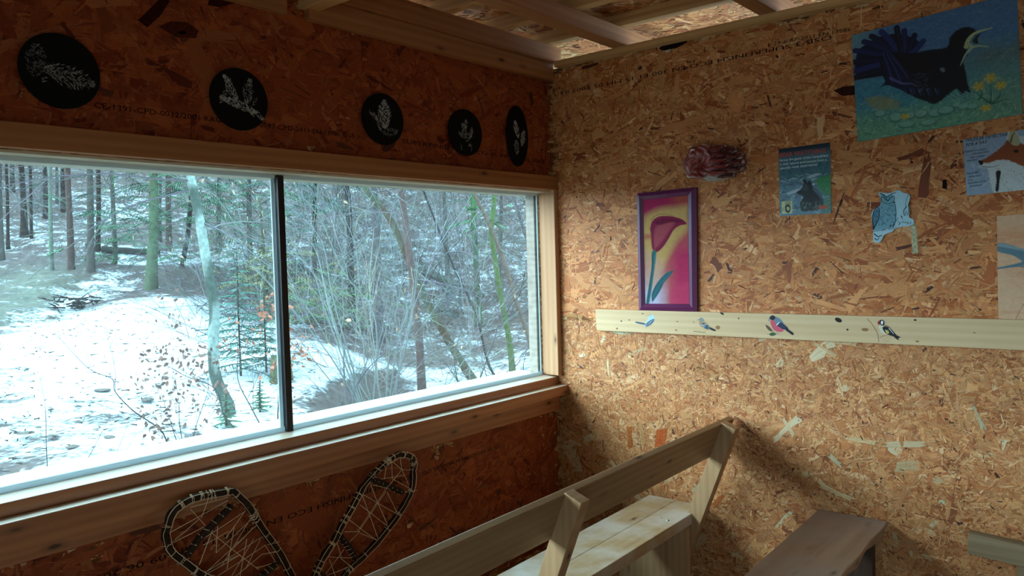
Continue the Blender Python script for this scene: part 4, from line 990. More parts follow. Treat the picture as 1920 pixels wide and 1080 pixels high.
disc(-1.640, 2.091, .099, .096, 'black round plaque with white cedar sprig and cone print', [(-.03, .03, 120, .085, .03, 120, .0042, 1), (-.005, -.018, 165, .13, .026, 190, .0046, 1), (.05, -.038, -25, .07, .024, 80, .0036, 1), (-.055, .002, 60, .05, .016, 50, .003, .9), (.03, .028, 78, .082, .036, 150, .0036, .75), (-.045, .055, 95, .03, .01, 16, .003, .9), (.052, .0, 55, .03, .014, 20, .003, .8)])
disc(-1.055, 2.097, .099, .0945, 'middle black round plaque with one bright upright leaf print', [(.005, .018, 88, .105, .062, 330, .0046, 1), (-.045, .008, 145, .05, .018, 46, .004, .7), (-.025, -.02, 115, .06, .016, 50, .004, .8), (.03, -.045, 10, .075, .03, 90, .0036, .55)])
disc(-.612, 2.093, .100, .095, 'black round plaque with a ring of small leaf prints, right of the middle', [(-.01, .012, 120, .05, .03, 60, .0042, .8), (.0, .035, 80, .035, .022, 50, .0042, 1), (.03, .0, 75, .05, .022, 70, .004, .9), (-.02, -.012, 160, .045, .024, 60, .004, .7), (.012, -.02, 60, .04, .024, 40, .0036, .5), (-.03, -.06, 100, .03, .008, 14, .003, .6), (.03, -.058, 90, .035, .012, 18, .003, .7), (.02, -.05, 40, .014, .012, 12, .004, .7)])
disc(-.274, 2.112, .074, .134, 'rightmost black plaque, a tall oval beside the corner', [(-.008, .03, 108, .075, .034, 120, .0052, .95), (.036, -.006, 75, .07, .032, 120, .005, .9), (-.01, -.05, 95, .062, .034, 90, .0046, .6)])

# ------------------------------------------------------------------ snowshoes
BARK = colmat('dark_bark', .8, (90, .45), .2, .6)
TW, _, _b = newmat('pale_twine', .75, h8(236, 212, 178), spec=.2)
def snowshoe(label, loop, bars, lace, cx, wrapn, seed):
    r = random.Random(seed)
    X = .030
    XF = lambda z: .030 + .046 * min(max((z - .775) / .075, 0), 1)
    t = thing('snowshoe', label, 'snowshoe', (X, cx[0], cx[1]), 'handmade snowshoes under the window')
    L3 = lambda P, dx=0, j=0: [(XF(p[1]) + dx + r.uniform(-j, j), p[0], p[1]) for p in P]
    C_ = crm(loop, 7); n = len(C_)
    rad = [.0112 + .0015 * math.sin(i * .9) + r.uniform(-.0006, .0006) for i in range(n)]
    mb = MB(); mb.tube(L3(C_, .012, .001), rad, 8, 0, h8(52, 36, 28)); obj('hoop', mb, BARK, t)
    for b in bars:
        mb = MB(); P = crm([b[0], ((b[0][0] + b[1][0]) / 2 + .004, (b[0][1] + b[1][1]) / 2), b[1]], 6)
        mb.tube(L3(P, .012), [.0112] * len(P), 8, 0, h8(58, 42, 34)); obj('crossbar', mb, BARK, t)
    mb = MB(); tw = .00115
    S = crm(loop, 1); K = len(S)
    T = np.gradient(C_, axis=0); T /= np.linalg.norm(T, axis=1, keepdims=True); N = np.stack([-T[:, 1], T[:, 0]], -1)
    for sgn in (1, -1):
        pts = C_ + N * (sgn * .0095)
        mb.tube(L3(pts, .022, .001), tw, 3)
    for k in range(wrapn):
        i = r.randint(1, n - 2); p, nn, tt = C_[i], N[i], T[i]
        for q in range(r.choice([1, 2, 3])):
            o = tt * (q * .003 - .003)
            a = p + nn * .0135 + o; b = p - nn * .0135 + o + tt * r.uniform(-.004, .004)
            xx = XF(p[1]); mb.tube([(xx + .010, *a), (xx + .0245, *(a * .7 + b * .3)), (xx + .0245, *(a * .3 + b * .7)), (xx + .010, *b)], tw, 3)
        if r.random() < .5:
            e = p + nn * .016 * r.choice((-1, 1)) + tt * r.uniform(-.01, .01)
            xx = XF(p[1]); mb.tube([(xx + .023, *p), (xx + .028, *((p + e) / 2)), (xx + .026, *e)], tw * .8, 3)
    for (a, b) in bars:
        a, b = np.array(a), np.array(b); d = (b - a) / np.linalg.norm(b - a); nn = np.array([-d[1], d[0]])
        for k in range(7):
            p = a + (b - a) * (k + .5) / 7; q = p + d * r.uniform(-.004, .004)
            xx = XF(p[1]); mb.tube([(xx + .012, *(p + nn * .012)), (xx + .0245, *p), (xx + .012, *(q - nn * .012))], tw, 3)
    for (a, b) in lace:
        a, b = np.array(a), np.array(b); m_ = (a + b) / 2
        mb.tube([(XF(a[1]) + .018, *a), ((XF(a[1]) + XF(b[1])) / 2 + .018, *(m_ + [r.uniform(-.001, .001), -.001])), (XF(b[1]) + .018, *b)], tw, 3)
    obj('twine_lacing', mb, TW, t)
    return t
ZZ = [(-1.7642, 0.9002), (-1.7172, 0.8454), (-1.6721, 0.7897), (-1.633, 0.7249), (-1.5894, 0.6541), (-1.5556, 0.5848), (-1.5351, 0.5386), (-1.5257, 0.4957), (-1.5377, 0.4835), (-1.5819, 0.4993), (-1.666, 0.5452), (-1.7651, 0.6016), (-1.8455, 0.6592), (-1.895, 0.711), (-1.9344, 0.7555), (-1.9568, 0.8026), (-1.9667, 0.834), (-1.9577, 0.8742), (-1.9306, 0.8984), (-1.8827, 0.9092), (-1.8152, 0.9054), (-1.7642, 0.9002)]
snowshoe('larger handmade snowshoe at left, its toe against the brown board', ZZ, [[(-1.7694, 0.859), (-1.8911, 0.7302)], [(-1.5761, 0.624), (-1.6891, 0.5722)]],
    [(a, b) for a, b in [[(-1.8987, 0.8871), (-1.7811, 0.8863)], [(-1.899, 0.8814), (-1.8445, 0.8135)], [(-1.9542, 0.8275), (-1.7815, 0.8773)], [(-1.9358, 0.7876), (-1.8476, 0.8115)], [(-1.8401, 0.9072), (-1.8675, 0.8465)], [(-1.9325, 0.7953), (-1.8736, 0.8453)], [(-1.8268, 0.7906), (-1.6627, 0.6168)], [(-1.7181, 0.8271), (-1.7714, 0.7472)], [(-1.6789, 0.7916), (-1.8019, 0.7141)], [(-1.6631, 0.7589), (-1.8453, 0.6621)], [(-1.6736, 0.7556), (-1.7469, 0.7092)], [(-1.6475, 0.7165), (-1.8294, 0.6688)], [(-1.6513, 0.7113), (-1.7067, 0.6345)], [(-1.6347, 0.6873), (-1.7988, 0.6436)], [(-1.7182, 0.824), (-1.8529, 0.7656)], [(-1.6895, 0.7851), (-1.7881, 0.6673)], [(-1.8137, 0.8018), (-1.8562, 0.6955)], [(-1.8012, 0.7982), (-1.8019, 0.7141)], [(-1.6349, 0.6841), (-1.5951, 0.6107)], [(-1.6465, 0.6623), (-1.7443, 0.6222)], [(-1.6754, 0.7185), (-1.7644, 0.6167)], [(-1.7712, 0.6801), (-1.7247, 0.6838)], [(-1.7247, 0.6838), (-1.8392, 0.6601)], [(-1.5894, 0.6541), (-1.6465, 0.6623)], [(-1.6727, 0.6264), (-1.6163, 0.6208)], [(-1.6991, 0.7256), (-1.732, 0.5995)], [(-1.7574, 0.7674), (-1.8412, 0.7502)], [(-1.7402, 0.7809), (-1.7691, 0.655)]]],
    (-1.75, .55), 46, 1)
ZZ = [(-1.102, 0.8685), (-1.0481, 0.8501), (-1.0123, 0.8165), (-0.9939, 0.7746), (-1.0013, 0.71), (-1.0347, 0.6666), (-1.0829, 0.6234), (-1.1689, 0.5654), (-1.2393, 0.5283), (-1.3011, 0.5038), (-1.3454, 0.4748), (-1.378, 0.4514), (-1.4094, 0.441), (-1.4346, 0.4457), (-1.4586, 0.467), (-1.4671, 0.4994), (-1.4454, 0.5384), (-1.4133, 0.5789), (-1.3704, 0.617), (-1.337, 0.6591), (-1.2918, 0.7076), (-1.2513, 0.7543), (-1.2155, 0.8034), (-1.1796, 0.84), (-1.1439, 0.8593), (-1.102, 0.8685)]
snowshoe('smaller handmade snowshoe at right, narrower and more upright', ZZ, [[(-1.2045, 0.7963), (-1.0484, 0.7076)], [(-1.3385, 0.6248), (-1.273, 0.5212)], [(-1.4409, 0.5285), (-1.3721, 0.4666)]],
    [(a, b) for a, b in [[(-1.0992, 0.8656), (-1.0657, 0.8004)], [(-1.1385, 0.849), (-1.1004, 0.7715)], [(-1.0657, 0.8004), (-0.9949, 0.7819)], [(-1.0657, 0.8004), (-1.1327, 0.8477)], [(-1.0656, 0.8027), (-1.1377, 0.737)], [(-1.1004, 0.7715), (-1.0076, 0.7092)], [(-1.159, 0.7855), (-1.0393, 0.771)], [(-1.1569, 0.8303), (-1.1416, 0.7813)], [(-1.0657, 0.8004), (-1.0223, 0.734)], [(-1.2053, 0.7786), (-1.1716, 0.6979)], [(-1.1377, 0.737), (-1.2683, 0.6239)], [(-1.132, 0.7333), (-1.2571, 0.6273)], [(-1.2404, 0.7494), (-1.0883, 0.6388)], [(-1.1942, 0.7714), (-1.0175, 0.6999)], [(-1.1263, 0.7273), (-1.0766, 0.6264)], [(-1.1716, 0.6979), (-1.1316, 0.6094)], [(-1.2531, 0.7149), (-1.1262, 0.5986)], [(-1.2407, 0.7428), (-1.1773, 0.5724)], [(-1.3041, 0.6759), (-1.1751, 0.5581)], [(-1.3272, 0.6389), (-1.2574, 0.6207)], [(-1.2574, 0.6207), (-1.3076, 0.5981)], [(-1.2577, 0.6141), (-1.1691, 0.5609)], [(-1.3601, 0.6139), (-1.3418, 0.552)], [(-1.3982, 0.5741), (-1.2995, 0.5385)], [(-1.33, 0.5787), (-1.411, 0.5185)], [(-1.3471, 0.5536), (-1.3009, 0.5081)], [(-1.3935, 0.5641), (-1.3707, 0.4964)], [(-1.3116, 0.5116), (-1.4061, 0.5126)]]],
    (-1.28, .42), 40, 2)

# ------------------------------------------------------------------ the woods outside
#TERRAIN_BEGIN
def terrain_z(x, y):
    dx, dy = x - 2.233, y + 3.0
    r = np.hypot(dx, dy); az = np.degrees(np.arctan2(-dx, dy))
    zl = np.interp(r, [0, 4, 7, 10, 14, 17, 20, 25, 35, 50, 90], [-.1, -.05, .12, .3, .62, 1.0, 1.55, 3.0, 7.2, 14, 30])
    q = np.clip((az - 79) / 14, 0, 1); zl = zl + (np.minimum(zl, 1.2) - zl) * q
    zr = np.interp(r, [0, 4, 7, 10, 14, 18, 24, 35, 50, 90], [-.5, -.55, -.5, -.3, .2, 1.5, 4.2, 9.5, 17, 34])
    w = np.clip((az - 47) / 9, 0, 1); w = w * w * (3 - 2 * w)
    z = zr + (zl - zr) * w
    return z + .05 * np.sin(x * 1.3 + .5) * np.sin(y * 1.1 + 1) + .10 * np.sin(x * .5) * np.cos(y * .43) * np.clip((r - 6) / 8, 0, 1)
#TERRAIN_END

def ground_mat():
    m, nt, b = newmat('snow_and_litter', .8, spec=.2); g = G(nt)
    a = g.n('ShaderNodeAttribute', attribute_name='Col')
    s = g.n('ShaderNodeSeparateColor'); g.l(a.outputs['Color'], s.inputs[0])
    n1 = g.noise(g.coord('Object', (.9, .9, 3)), 2.2, 8, .68, .4)
    n2 = g.noise(g.coord('Object', (1, 1, 1)), 16, 4, .6, .3)
    n = g.math('ADD', g.math('MULTIPLY', n1, .62), g.math('MULTIPLY', n2, .38))
    d = g.math('SUBTRACT', s.outputs[0], n)
    k = g.ramp(g.math('ADD', g.math('MULTIPLY', d, 9), .5), [(0, (0, 0, 0)), (1, (1, 1, 1))])
    lit = g.ramp(g.noise(g.coord('Object', (1, 1, 1)), 9, 6, .7), [(.3, h8(30, 24, 22)), (.5, h8(66, 52, 48)), (.7, h8(96, 78, 70))])
    gr = g.ramp(g.noise(g.coord('Object', (1, 1, 1)), 5, 5, .7), [(.35, h8(62, 66, 54)), (.65, h8(104, 110, 90))])
    lit = g.mix(s.outputs[1], lit, gr)
    c = g.mix(k, lit, (.43, .46, .48))
    g.l(c, b.inputs['Base Color']); g.bump(n, b, .6, .05)
    return m

nr, na = 300, 560
rr_ = np.concatenate([np.linspace(.05, 6, 60), 6 * (90 / 6) ** (np.arange(1, nr - 59) / (nr - 60))])
aa_ = np.radians(np.linspace(0, 180, na))
Rg, Ag = np.meshgrid(rr_, aa_, indexing='ij')
X = -.16 - Rg * np.sin(Ag); Y = -1.5 + Rg * np.cos(Ag)
Z = terrain_z(X, Y)
near = np.clip(Rg / 3, 0, 1)
Z = Z + near * ((vnoise(X, Y, .35, 1) - .5) * .05 + (vnoise(X, Y, 1.3, 2) - .5) * .12) + np.clip(Rg / 20 - .4, 0, 1) * (vnoise(X, Y, .9, 3) - .5) * .5
snow = np.full(X.shape, .405); grs = np.zeros(X.shape)
def zone(P, amt, soft, arr=None):
    global snow, grs
    d = sdf_poly(X, Y, P); k = np.clip(.5 - d / (2 * soft), 0, 1)
    if arr == 'g': grs = grs * (1 - k) + amt * k
    else: snow = snow * (1 - k) + amt * k
zone([(-18.6427, 3.429), (-16.8475, 4.4685), (-15.8391, 5.3321), (-13.5879, 5.8887), (-11.9941, 5.1986), (-12.698, 4.2647), (-13.7878, 3.3335), (-12.2786, 1.4153)], .39, 1.2)
zone([(-16.2949, 2.6795), (-16.2535, 3.4727), (-14.5771, 3.2532), (-12.7794, 2.0562), (-12.2786, 1.4153)], .8, 1.0, 'g')
zone([(-10.6742, 0.9154), (-11.9298, 1.7639), (-12.2938, 2.4715), (-12.5349, 3.3865), (-12.698, 4.2647), (-11.4392, 4.6573), (-10.1609, 4.6374), (-8.1592, 4.1865), (-3.578, 1.0029), (-3.082, 0.27), (-3.1334, -0.6332), (-3.25, -1.3912)], .57, .5)
zone([(-9.8304, 0.8474), (-10.8944, 3.3744), (-10.1424, 3.9192), (-7.4908, 2.4168), (-6.9237, 1.4136), (-7.353, 0.1908)], .66, .8)
zone([(-6.8895, -0.2634), (-6.6468, 0.4083), (-6.6587, 1.0371), (-4.5215, 0.2338), (-3.5537, -0.702), (-3.457, -1.3272)], .53, .6)
zone([(-12.0554, 1.6504), (-14.1024, 2.8806), (-15.1238, 4.0946), (-15.0667, 4.6803), (-14.1587, 4.4295), (-13.6004, 3.5519), (-12.123, 2.2377)], .52, .4)
zone([(-21.4983, 4.3489), (-20.4541, 5.5209), (-18.8971, 5.2996), (-18.2961, 4.6877), (-19.3584, 3.6604)], .47, 1.0)
zone([(-22.4635, 6.9025), (-22.5338, 8.1947), (-20.5603, 8.2084), (-20.413, 6.6115)], .51, 1.0)
zone([(-17.6086, 5.1432), (-17.0565, 5.9118), (-15.743, 7.1252), (-14.6137, 6.4765), (-16.0619, 5.1926)], .52, .6)
zone([(-15.7925, 7.5881), (-15.2819, 9.2874), (-13.6114, 8.0297), (-14.2912, 6.8235)], .54, .8)
zone([(-7.3297, 3.6886), (-7.3583, 4.4187), (-6.5397, 4.5414), (-5.5974, 3.5403), (-4.8762, 2.3271), (-3.6305, 1.207), (-3.5807, 1.0595)], .60, .35)
zone([(-4.7549, 2.0967), (-6.1836, 4.0399), (-6.1725, 4.9367), (-4.5287, 3.2708), (-3.2538, 0.9843)], .22, .3)
zone([(-6.5914, 4.7927), (-5.9312, 5.9593), (-5.4635, 6.8456), (-4.561, 5.7395), (-4.8871, 4.7976), (-5.2015, 3.5442)], .55, .5)
zone([(-13.2345, 9.9235), (-10.4718, 11.0696), (-9.0808, 11.3732), (-7.8601, 9.7889), (-8.857, 8.5812), (-10.5743, 7.7939)], .465, 1.2)
zone([(-10.1737, 7.3074), (-6.7753, 8.3886), (-5.7989, 7.1352), (-7.7494, 5.5973)], .44, 1.0)
Cc = np.stack([snow, grs, snow * 0], -1).reshape(-1, 3)
i = np.arange(nr * na).reshape(nr, na)
F = np.stack([i[:-1, :-1], i[:-1, 1:], i[1:, 1:], i[1:, :-1]], -1).reshape(-1, 4).tolist()
mb = MB(); mb.add(np.stack([X, Y, Z], -1).reshape(-1, 3), F, 0, Cc, smooth=True)
GROUND = ground_mat()
struct('snowy_ground', mb, GROUND, label='snow and leaf litter rising to the wooded slope', cat='ground')
mb = MB(); mb.box((-.15, -12, -.35), (14, 14, -.34), 0, (1, 0, 0))
struct('yard_ground', mb, GROUND, label='snow around the hide, out of view', cat='ground')

BARKM = colmat('tree_bark', .9, (26, .45), .1, .8, mul=.34)
TWIG = colmat('twigs', .85, None, .1, mul=.33)
LEAFM = colmat('leaves_needles', .7, None, .2, mul=.42)
CP = np.array([2.233, -3.0, 1.58])
FP = 1469.6

def grow(mb, p, d, L, r, depth, rnd, col, droop=0.0, kids=4, spread=.7, seg=4, wig=.12, tips=None):
    """one branch and its finer branches, each a tapering tube"""
    d = np.array(d, float); d /= np.linalg.norm(d); P = [np.array(p, float)]; D = [d]
    for i in range(seg):
        d = d + np.array([rnd.gauss(0, wig), rnd.gauss(0, wig), rnd.gauss(0, wig) - droop]); d /= np.linalg.norm(d)
        P.append(P[-1] + d * L / seg); D.append(d)
    mb.tube(P, np.linspace(r, r * .35, len(P)), 3 if r < .012 else 5, 0, tuple(c * rnd.uniform(.8, 1.15) for c in col), cap=False)
    if tips is not None and depth == 0: tips.append((P[-1], d)); tips.append((P[len(P) // 2], d))
    if depth > 0:
        for k in range(kids):
            t = rnd.uniform(.2, .97); i = min(int(t * seg), seg - 1); q = P[i] + (P[i + 1] - P[i]) * (t * seg - i)
            s_ = np.array([rnd.gauss(0, 1), rnd.gauss(0, 1), rnd.gauss(0, .8)]); s_ /= np.linalg.norm(s_)
            nd = D[i] + s_ * spread
            grow(mb, q, nd, L * rnd.uniform(.3, .6) * (1.1 - .4 * t), r * .5, depth - 1, rnd, col, droop, kids, spread, max(2, seg - 1), wig, tips)

def trunk(mb, sp, wpx, col, up=5.0, flare=1.5, sides=12, moss=None, seed=0, fade=.55):
    """sp: spine points (x, y, z, depth) from the ground up"""
    rnd = random.Random(seed)
    P = np.array([q[:3] for q in sp]); dep = sp[0][3]; r0 = wpx / 2 / FP * dep
    P = crm(P, 6) if len(P) > 2 else np.array([P[0] + (P[1] - P[0]) * t for t in np.linspace(0, 1, 8)])
    d = P[-1] - P[-3]; d /= np.linalg.norm(d); d = d * .75 + np.array([0, 0, .25]); d /= np.linalg.norm(d)
    ext = [P[-1] + d * up * t for t in np.linspace(.15, 1, 7)] if up > 0 else []
    P = np.vstack([P] + ([ext] if len(ext) else [])); n = len(P)
    P[0] = P[0] - np.array([0, 0, .25])
    L = np.concatenate([[0], np.cumsum(np.linalg.norm(np.diff(P, axis=0), axis=1))])
    R = r0 * (1.0 - fade * L / L[-1]) * (1 + (flare - 1) * np.exp(-L / (r0 * 4 + .05)))
    R = R * np.array([rnd.uniform(.95, 1.05) for _ in R])
    v0 = mb.n
    mb.tube(P, R, sides, 0, col)
    if moss is not None:
        V = mb.v[-1]; c = np.array(mb.c[-1]); k = vnoise(V[:, 0] * 3 + V[:, 1] * 2, V[:, 2], .22, seed + 5)
        k = np.clip((k - .45) * 6, 0, 1)[:, None]; mb.c[-1] = c * (1 - k) + np.array(moss) * k
    return P, R

GRB = h8(120, 108, 100); DKB = h8(84, 66, 60); PLB = h8(160, 162, 148); GNB = h8(116, 128, 96); RDB = h8(124, 96, 88)
def dead_twigs(P, R, n, Lb, seed, col, z0=1.0, z1=99):
    rnd = random.Random(seed); mb = MB()
    for k in range(n):
        i = rnd.randint(1, len(P) - 2); q = P[i] + (P[i + 1] - P[i]) * rnd.random()
        if q[2] - P[0][2] < z0 or q[2] - P[0][2] > z1: continue
        a = rnd.uniform(0, 6.283); d = (math.cos(a), math.sin(a), rnd.uniform(-.3, .35))
        grow(mb, q, d, Lb * rnd.uniform(.5, 1.2), .011, 1, rnd, col, .10, 5, .6, 5, .10)
    return mb

def spray(mb, p, d, L, rnd, col, n=26):
    """a flat drooping conifer spray: needles both sides of a twig"""
    d = np.array(d, float); d /= np.linalg.norm(d); P = [np.array(p, float)]
    for i in range(5):
        d = d + np.array([rnd.gauss(0, .06), rnd.gauss(0, .06), -.07]); d /= np.linalg.norm(d); P.append(P[-1] + d * L / 5)
    P = np.array(P); mb.tube(P, np.linspace(.006, .002, 6), 3, 0, h8(90, 76, 60), cap=False)
    side = np.cross(d, (0, 0, 1)); side /= np.linalg.norm(side) + 1e-9
    V = []; Fs = []; C2 = []
    for k in range(n):
        t = (k + .5) / n * 4.999; i = int(t); q = P[i] + (P[i + 1] - P[i]) * (t - i); s_ = 1 if k % 2 else -1
        w = L * .28 * (1 - t / 6) * rnd.uniform(.6, 1.2); e = q + side * s_ * w + d * w * .7 + np.array([0, 0, -w * rnd.uniform(0, .5)])
        o = d * .012 + np.array([0, 0, .006]); b = len(V)
        V += [q - o, q + o, e + o * .4, e - o * .4]; Fs.append((b, b + 1, b + 2, b + 3)); u = rnd.uniform(.7, 1.3); C2 += [tuple(c * u for c in col)] * 4
    mb.add(V, Fs, 0, np.array(C2))

def tree(label, sp, wpx, col, seed, twn=14, twl=1.3, green=None, moss=None, up=5, group='trees on the slope', name='tree', sides=12, twcol=None, z0=1.0, cat='tree', flare=1.5):
    t = thing(name, label, cat, tuple(sp[0][:3]), group)
    mb = MB(); P, R = trunk(mb, sp, wpx, col, up, flare, sides, moss, seed)
    tk_ = obj('trunk', mb, BARKM, t)
    if twn:
        m2 = dead_twigs(P, R, twn, twl, seed + 50, twcol or h8(150, 146, 140), z0)
        if m2.f: obj('branches', m2, TWIG, t)
    if green:
        rnd = random.Random(seed + 9); m3 = MB()
        for (gx, gy, gz, gr, gn, gc) in green:
            for k in range(gn):
                a = rnd.uniform(0, 6.283); q = np.array([gx, gy, gz]) + np.array([rnd.gauss(0, gr), rnd.gauss(0, gr), rnd.gauss(0, gr * .7)])
                spray(m3, q, (math.cos(a), math.sin(a), rnd.uniform(-.25, .1)), rnd.uniform(.35, .8) * min(1, gr * 1.6 + .3), rnd, gc)
        obj('needles', m3, LEAFM, t)
    return t

def px3(x, y, dep):
    """a point of the slope seen at that depth, used only to space the crowns"""
    return None
GRN = h8(92, 150, 104); GRN2 = h8(74, 120, 84); OLV = h8(150, 146, 90)
def G3(l, r, n, c): return [(q[0], q[1], q[2], r, n, c) for q in l[1:]]

# conifer and broadleaf trunks of the left half, from the photograph's left edge inwards
tree('thick grey-brown trunk at the far left edge of the window', [(-17.8841, 3.2171, 1.8137, 17.6377), (-17.9168, 3.2456, 2.8576, 17.6377), (-17.9415, 3.2953, 4.1768, 17.6377)], 10, GRB, 1)
tree('thin dark trunk second from the left edge of the window', [(-18.8691, 3.6693, 2.1257, 18.6023), (-18.8839, 3.713, 3.1754, 18.6023), (-18.9185, 3.7449, 4.3143, 18.6023)], 6, DKB, 2)
tree('dark brown trunk with spreading roots, left of its thin companion', [(-19.4085, 4.21, 2.3468, 19.3534), (-19.4443, 4.2413, 3.4922, 19.3534), (-19.4993, 4.2446, 4.4147, 19.3534)], 11, DKB, 3, flare=2.2)
tree('slim dark trunk close beside the spreading-rooted trunk', [(-19.088, 4.2515, 2.2571, 19.1837), (-19.1026, 4.2901, 3.2092, 19.1837), (-19.1282, 4.3313, 4.3833, 19.1837)], 6, DKB, 4)
tree('far dark trunk high on the slope near the left edge', [(-23.2574, 5.2492, 3.725, 22.558), (-23.2718, 5.2667, 4.2773, 22.558), (-23.2865, 5.2871, 4.891, 22.558)], 8, DKB, 5)
tree('dark trunk standing upslope just left of the pale sapling trunk', [(-21.3945, 5.4216, 2.9434, 21.5298), (-21.41, 5.4563, 3.8364, 21.5298), (-21.4255, 5.4903, 4.7147, 21.5298)], 9, DKB, 6)
tree('pale grey-green slender trunk, lightest of the left woods', [(-16.2566, 3.6529, 1.5325, 16.9417), (-16.2792, 3.6882, 2.5463, 16.9417), (-16.304, 3.7462, 4.0208, 16.9417)], 8, PLB, 7, moss=h8(150, 170, 140))
tree('short-based thin trunk far upslope right of the pale trunk', [(-22.2431, 6.0363, 3.3803, 22.5267), (-22.2465, 6.0711, 4.0845, 22.5267), (-22.2618, 6.0976, 4.8198, 22.5267)], 6, GRB, 8)
tree('dark far trunk partly behind the reddish-footed conifer', [(-21.6431, 5.97, 3.1011, 22.1032), (-21.6584, 5.9989, 3.8826, 22.1032), (-21.6741, 6.0323, 4.7543, 22.1032)], 9, DKB, 9)
tree('straight conifer with a reddish brown foot and grey upper trunk', [(-15.8207, 3.8822, 1.4751, 16.8409), (-15.8521, 3.9122, 2.5291, 16.8409), (-15.9118, 3.9389, 3.9617, 16.8409)], 12, RDB, 10, 22)
tree('straight grey conifer with a flared foot on the snow path edge', [(-15.3491, 4.0806, 1.3966, 16.6945), (-15.3539, 4.1299, 2.395, 16.6945), (-15.3784, 4.1881, 3.8706, 16.6945)], 13, GRB, 11, 24, flare=1.9)
tree('dark trunk right behind the flared grey conifer', [(-17.4231, 5.1013, 1.9562, 18.7822), (-17.4079, 5.163, 2.8745, 18.7822), (-17.4238, 5.2179, 4.1514, 18.7822)], 9, DKB, 12)
tree('crooked trunk with a mossy green-white foot', [(-16.1072, 4.8785, 1.588, 17.784), (-16.0712, 4.9214, 1.8283, 17.784), (-16.0927, 4.9357, 2.4333, 17.784), (-16.1246, 4.9543, 3.2804, 17.784), (-16.1467, 4.9746, 4.0063, 17.784)], 9, GRB, 13, moss=h8(130, 160, 120), green=G3([(-16.1072, 4.8785, 1.588, 17.784), (-16.2205, 4.8035, 1.9546, 17.784), (-15.8958, 5.0815, 2.0878, 17.784), (-15.7567, 5.2012, 2.1553, 17.784)], .45, 14, GRN))
tree('stout green-barked conifer in the middle of the left pane', [(-13.6373, 4.5438, 1.1099, 15.9658), (-13.616, 4.6032, 1.8902, 15.9658), (-13.6029, 4.6546, 2.6492, 15.9658), (-13.6162, 4.6985, 3.6803, 15.9658)], 19, h8(124, 128, 100), 14, 26, 1.8, moss=h8(128, 150, 110), green=G3([(-13.6373, 4.5438, 1.1099, 15.9658), (-13.5875, 4.6819, 2.9198, 15.9658), (-13.7735, 4.5531, 3.4148, 15.9658), (-13.3387, 4.9064, 3.2363, 15.9658), (-13.5032, 4.7422, 2.7323, 15.9658)], .8, 26, GRN2), flare=1.6)
tree('reddish thin trunk right behind the stout green conifer', [(-16.712, 6.501, 1.9456, 19.4013), (-16.7266, 6.5381, 2.8689, 19.4013), (-16.7424, 6.5882, 4.056, 19.4013)], 11, RDB, 15)
tree('dark leaning broken-looking trunk right of the stout conifer', [(-14.4363, 5.6137, 1.4048, 17.286), (-14.3929, 5.6699, 1.779, 17.286), (-14.3319, 5.7458, 2.2467, 17.286), (-14.298, 5.7991, 2.7153, 17.286), (-14.2658, 5.8698, 3.5363, 17.286)], 9, h8(64, 52, 50), 16)
tree('faint grey trunk far behind the mottled tree', [(-17.4171, 6.6277, 2.1655, 19.9408), (-17.4207, 6.6645, 2.9108, 19.9408), (-17.4161, 6.7334, 4.1302, 19.9408)], 6, GRB, 17)
tree('mottled pale tree standing closest behind the left pane', [(-4.6142, 0.9627, 0.1897, 7.4802), (-4.7252, 0.8873, 0.5139, 7.4802), (-4.7424, 0.8906, 0.8449, 7.4802), (-4.736, 0.9109, 1.1242, 7.4802), (-4.7686, 0.8987, 1.405, 7.4802), (-4.8091, 0.8812, 1.7114, 7.4802), (-4.8578, 0.8597, 2.069, 7.4802), (-4.9141, 0.8304, 2.4014, 7.4802)], 21, h8(112, 124, 112), 18, 20, 1.6, moss=h8(206, 220, 208), group=None, sides=16, z0=1.6, up=4)
# right pane
tree('long leaning olive-brown trunk crossing the right pane', [(-5.0595, 4.9127, -0.1861, 10.811), (-5.3049, 4.7347, 0.315, 10.811), (-5.5906, 4.5322, 0.9866, 10.811), (-5.7797, 4.4041, 1.5444, 10.811), (-5.9632, 4.28, 2.0873, 10.811), (-6.1625, 4.1317, 2.4252, 10.811), (-6.2765, 4.0474, 2.6276, 10.811)], 16, h8(118, 92, 68), 19, 14, 1.4, moss=h8(120, 122, 96), group=None, z0=1.2, up=3)
tree('upright pinkish split trunk behind the leaning one', [(-5.2373, 4.0578, -0.2598, 10.272), (-5.2732, 4.0682, 0.4953, 10.272), (-5.3188, 4.06, 1.0554, 10.272), (-5.3752, 4.0428, 1.6158, 10.272), (-5.4315, 4.0257, 2.1762, 10.272), (-5.4872, 4.0017, 2.597, 10.272)], 16, h8(140, 110, 104), 20, 18, 1.4, group=None)
tree('wide hazy grey trunk between the mullion and the split trunk', [(-8.0391, 5.7564, 0.189, 13.3502), (-8.0705, 5.769, 0.9159, 13.3502), (-8.0896, 5.8111, 2.0052, 13.3502), (-8.1354, 5.8166, 2.8233, 13.3502)], 19, h8(124, 112, 112), 21, 20, 1.6)
tree('dark trunk right of the mullion behind the twigs', [(-8.5926, 5.6142, 0.3623, 13.5883), (-8.6112, 5.648, 1.2863, 13.5883), (-8.6369, 5.6758, 2.2106, 13.5883), (-8.6758, 5.6804, 2.9045, 13.5883)], 14, h8(84, 78, 74), 22, 20, 1.6, green=G3([(-8.5926, 5.6142, 0.3623, 13.5883), (-8.8802, 5.4141, 1.1114, 13.5883), (-9.0214, 5.2868, 0.9319, 13.5883), (-8.9491, 5.3322, 0.6523, 13.5883)], .5, 22, h8(120, 160, 100)))
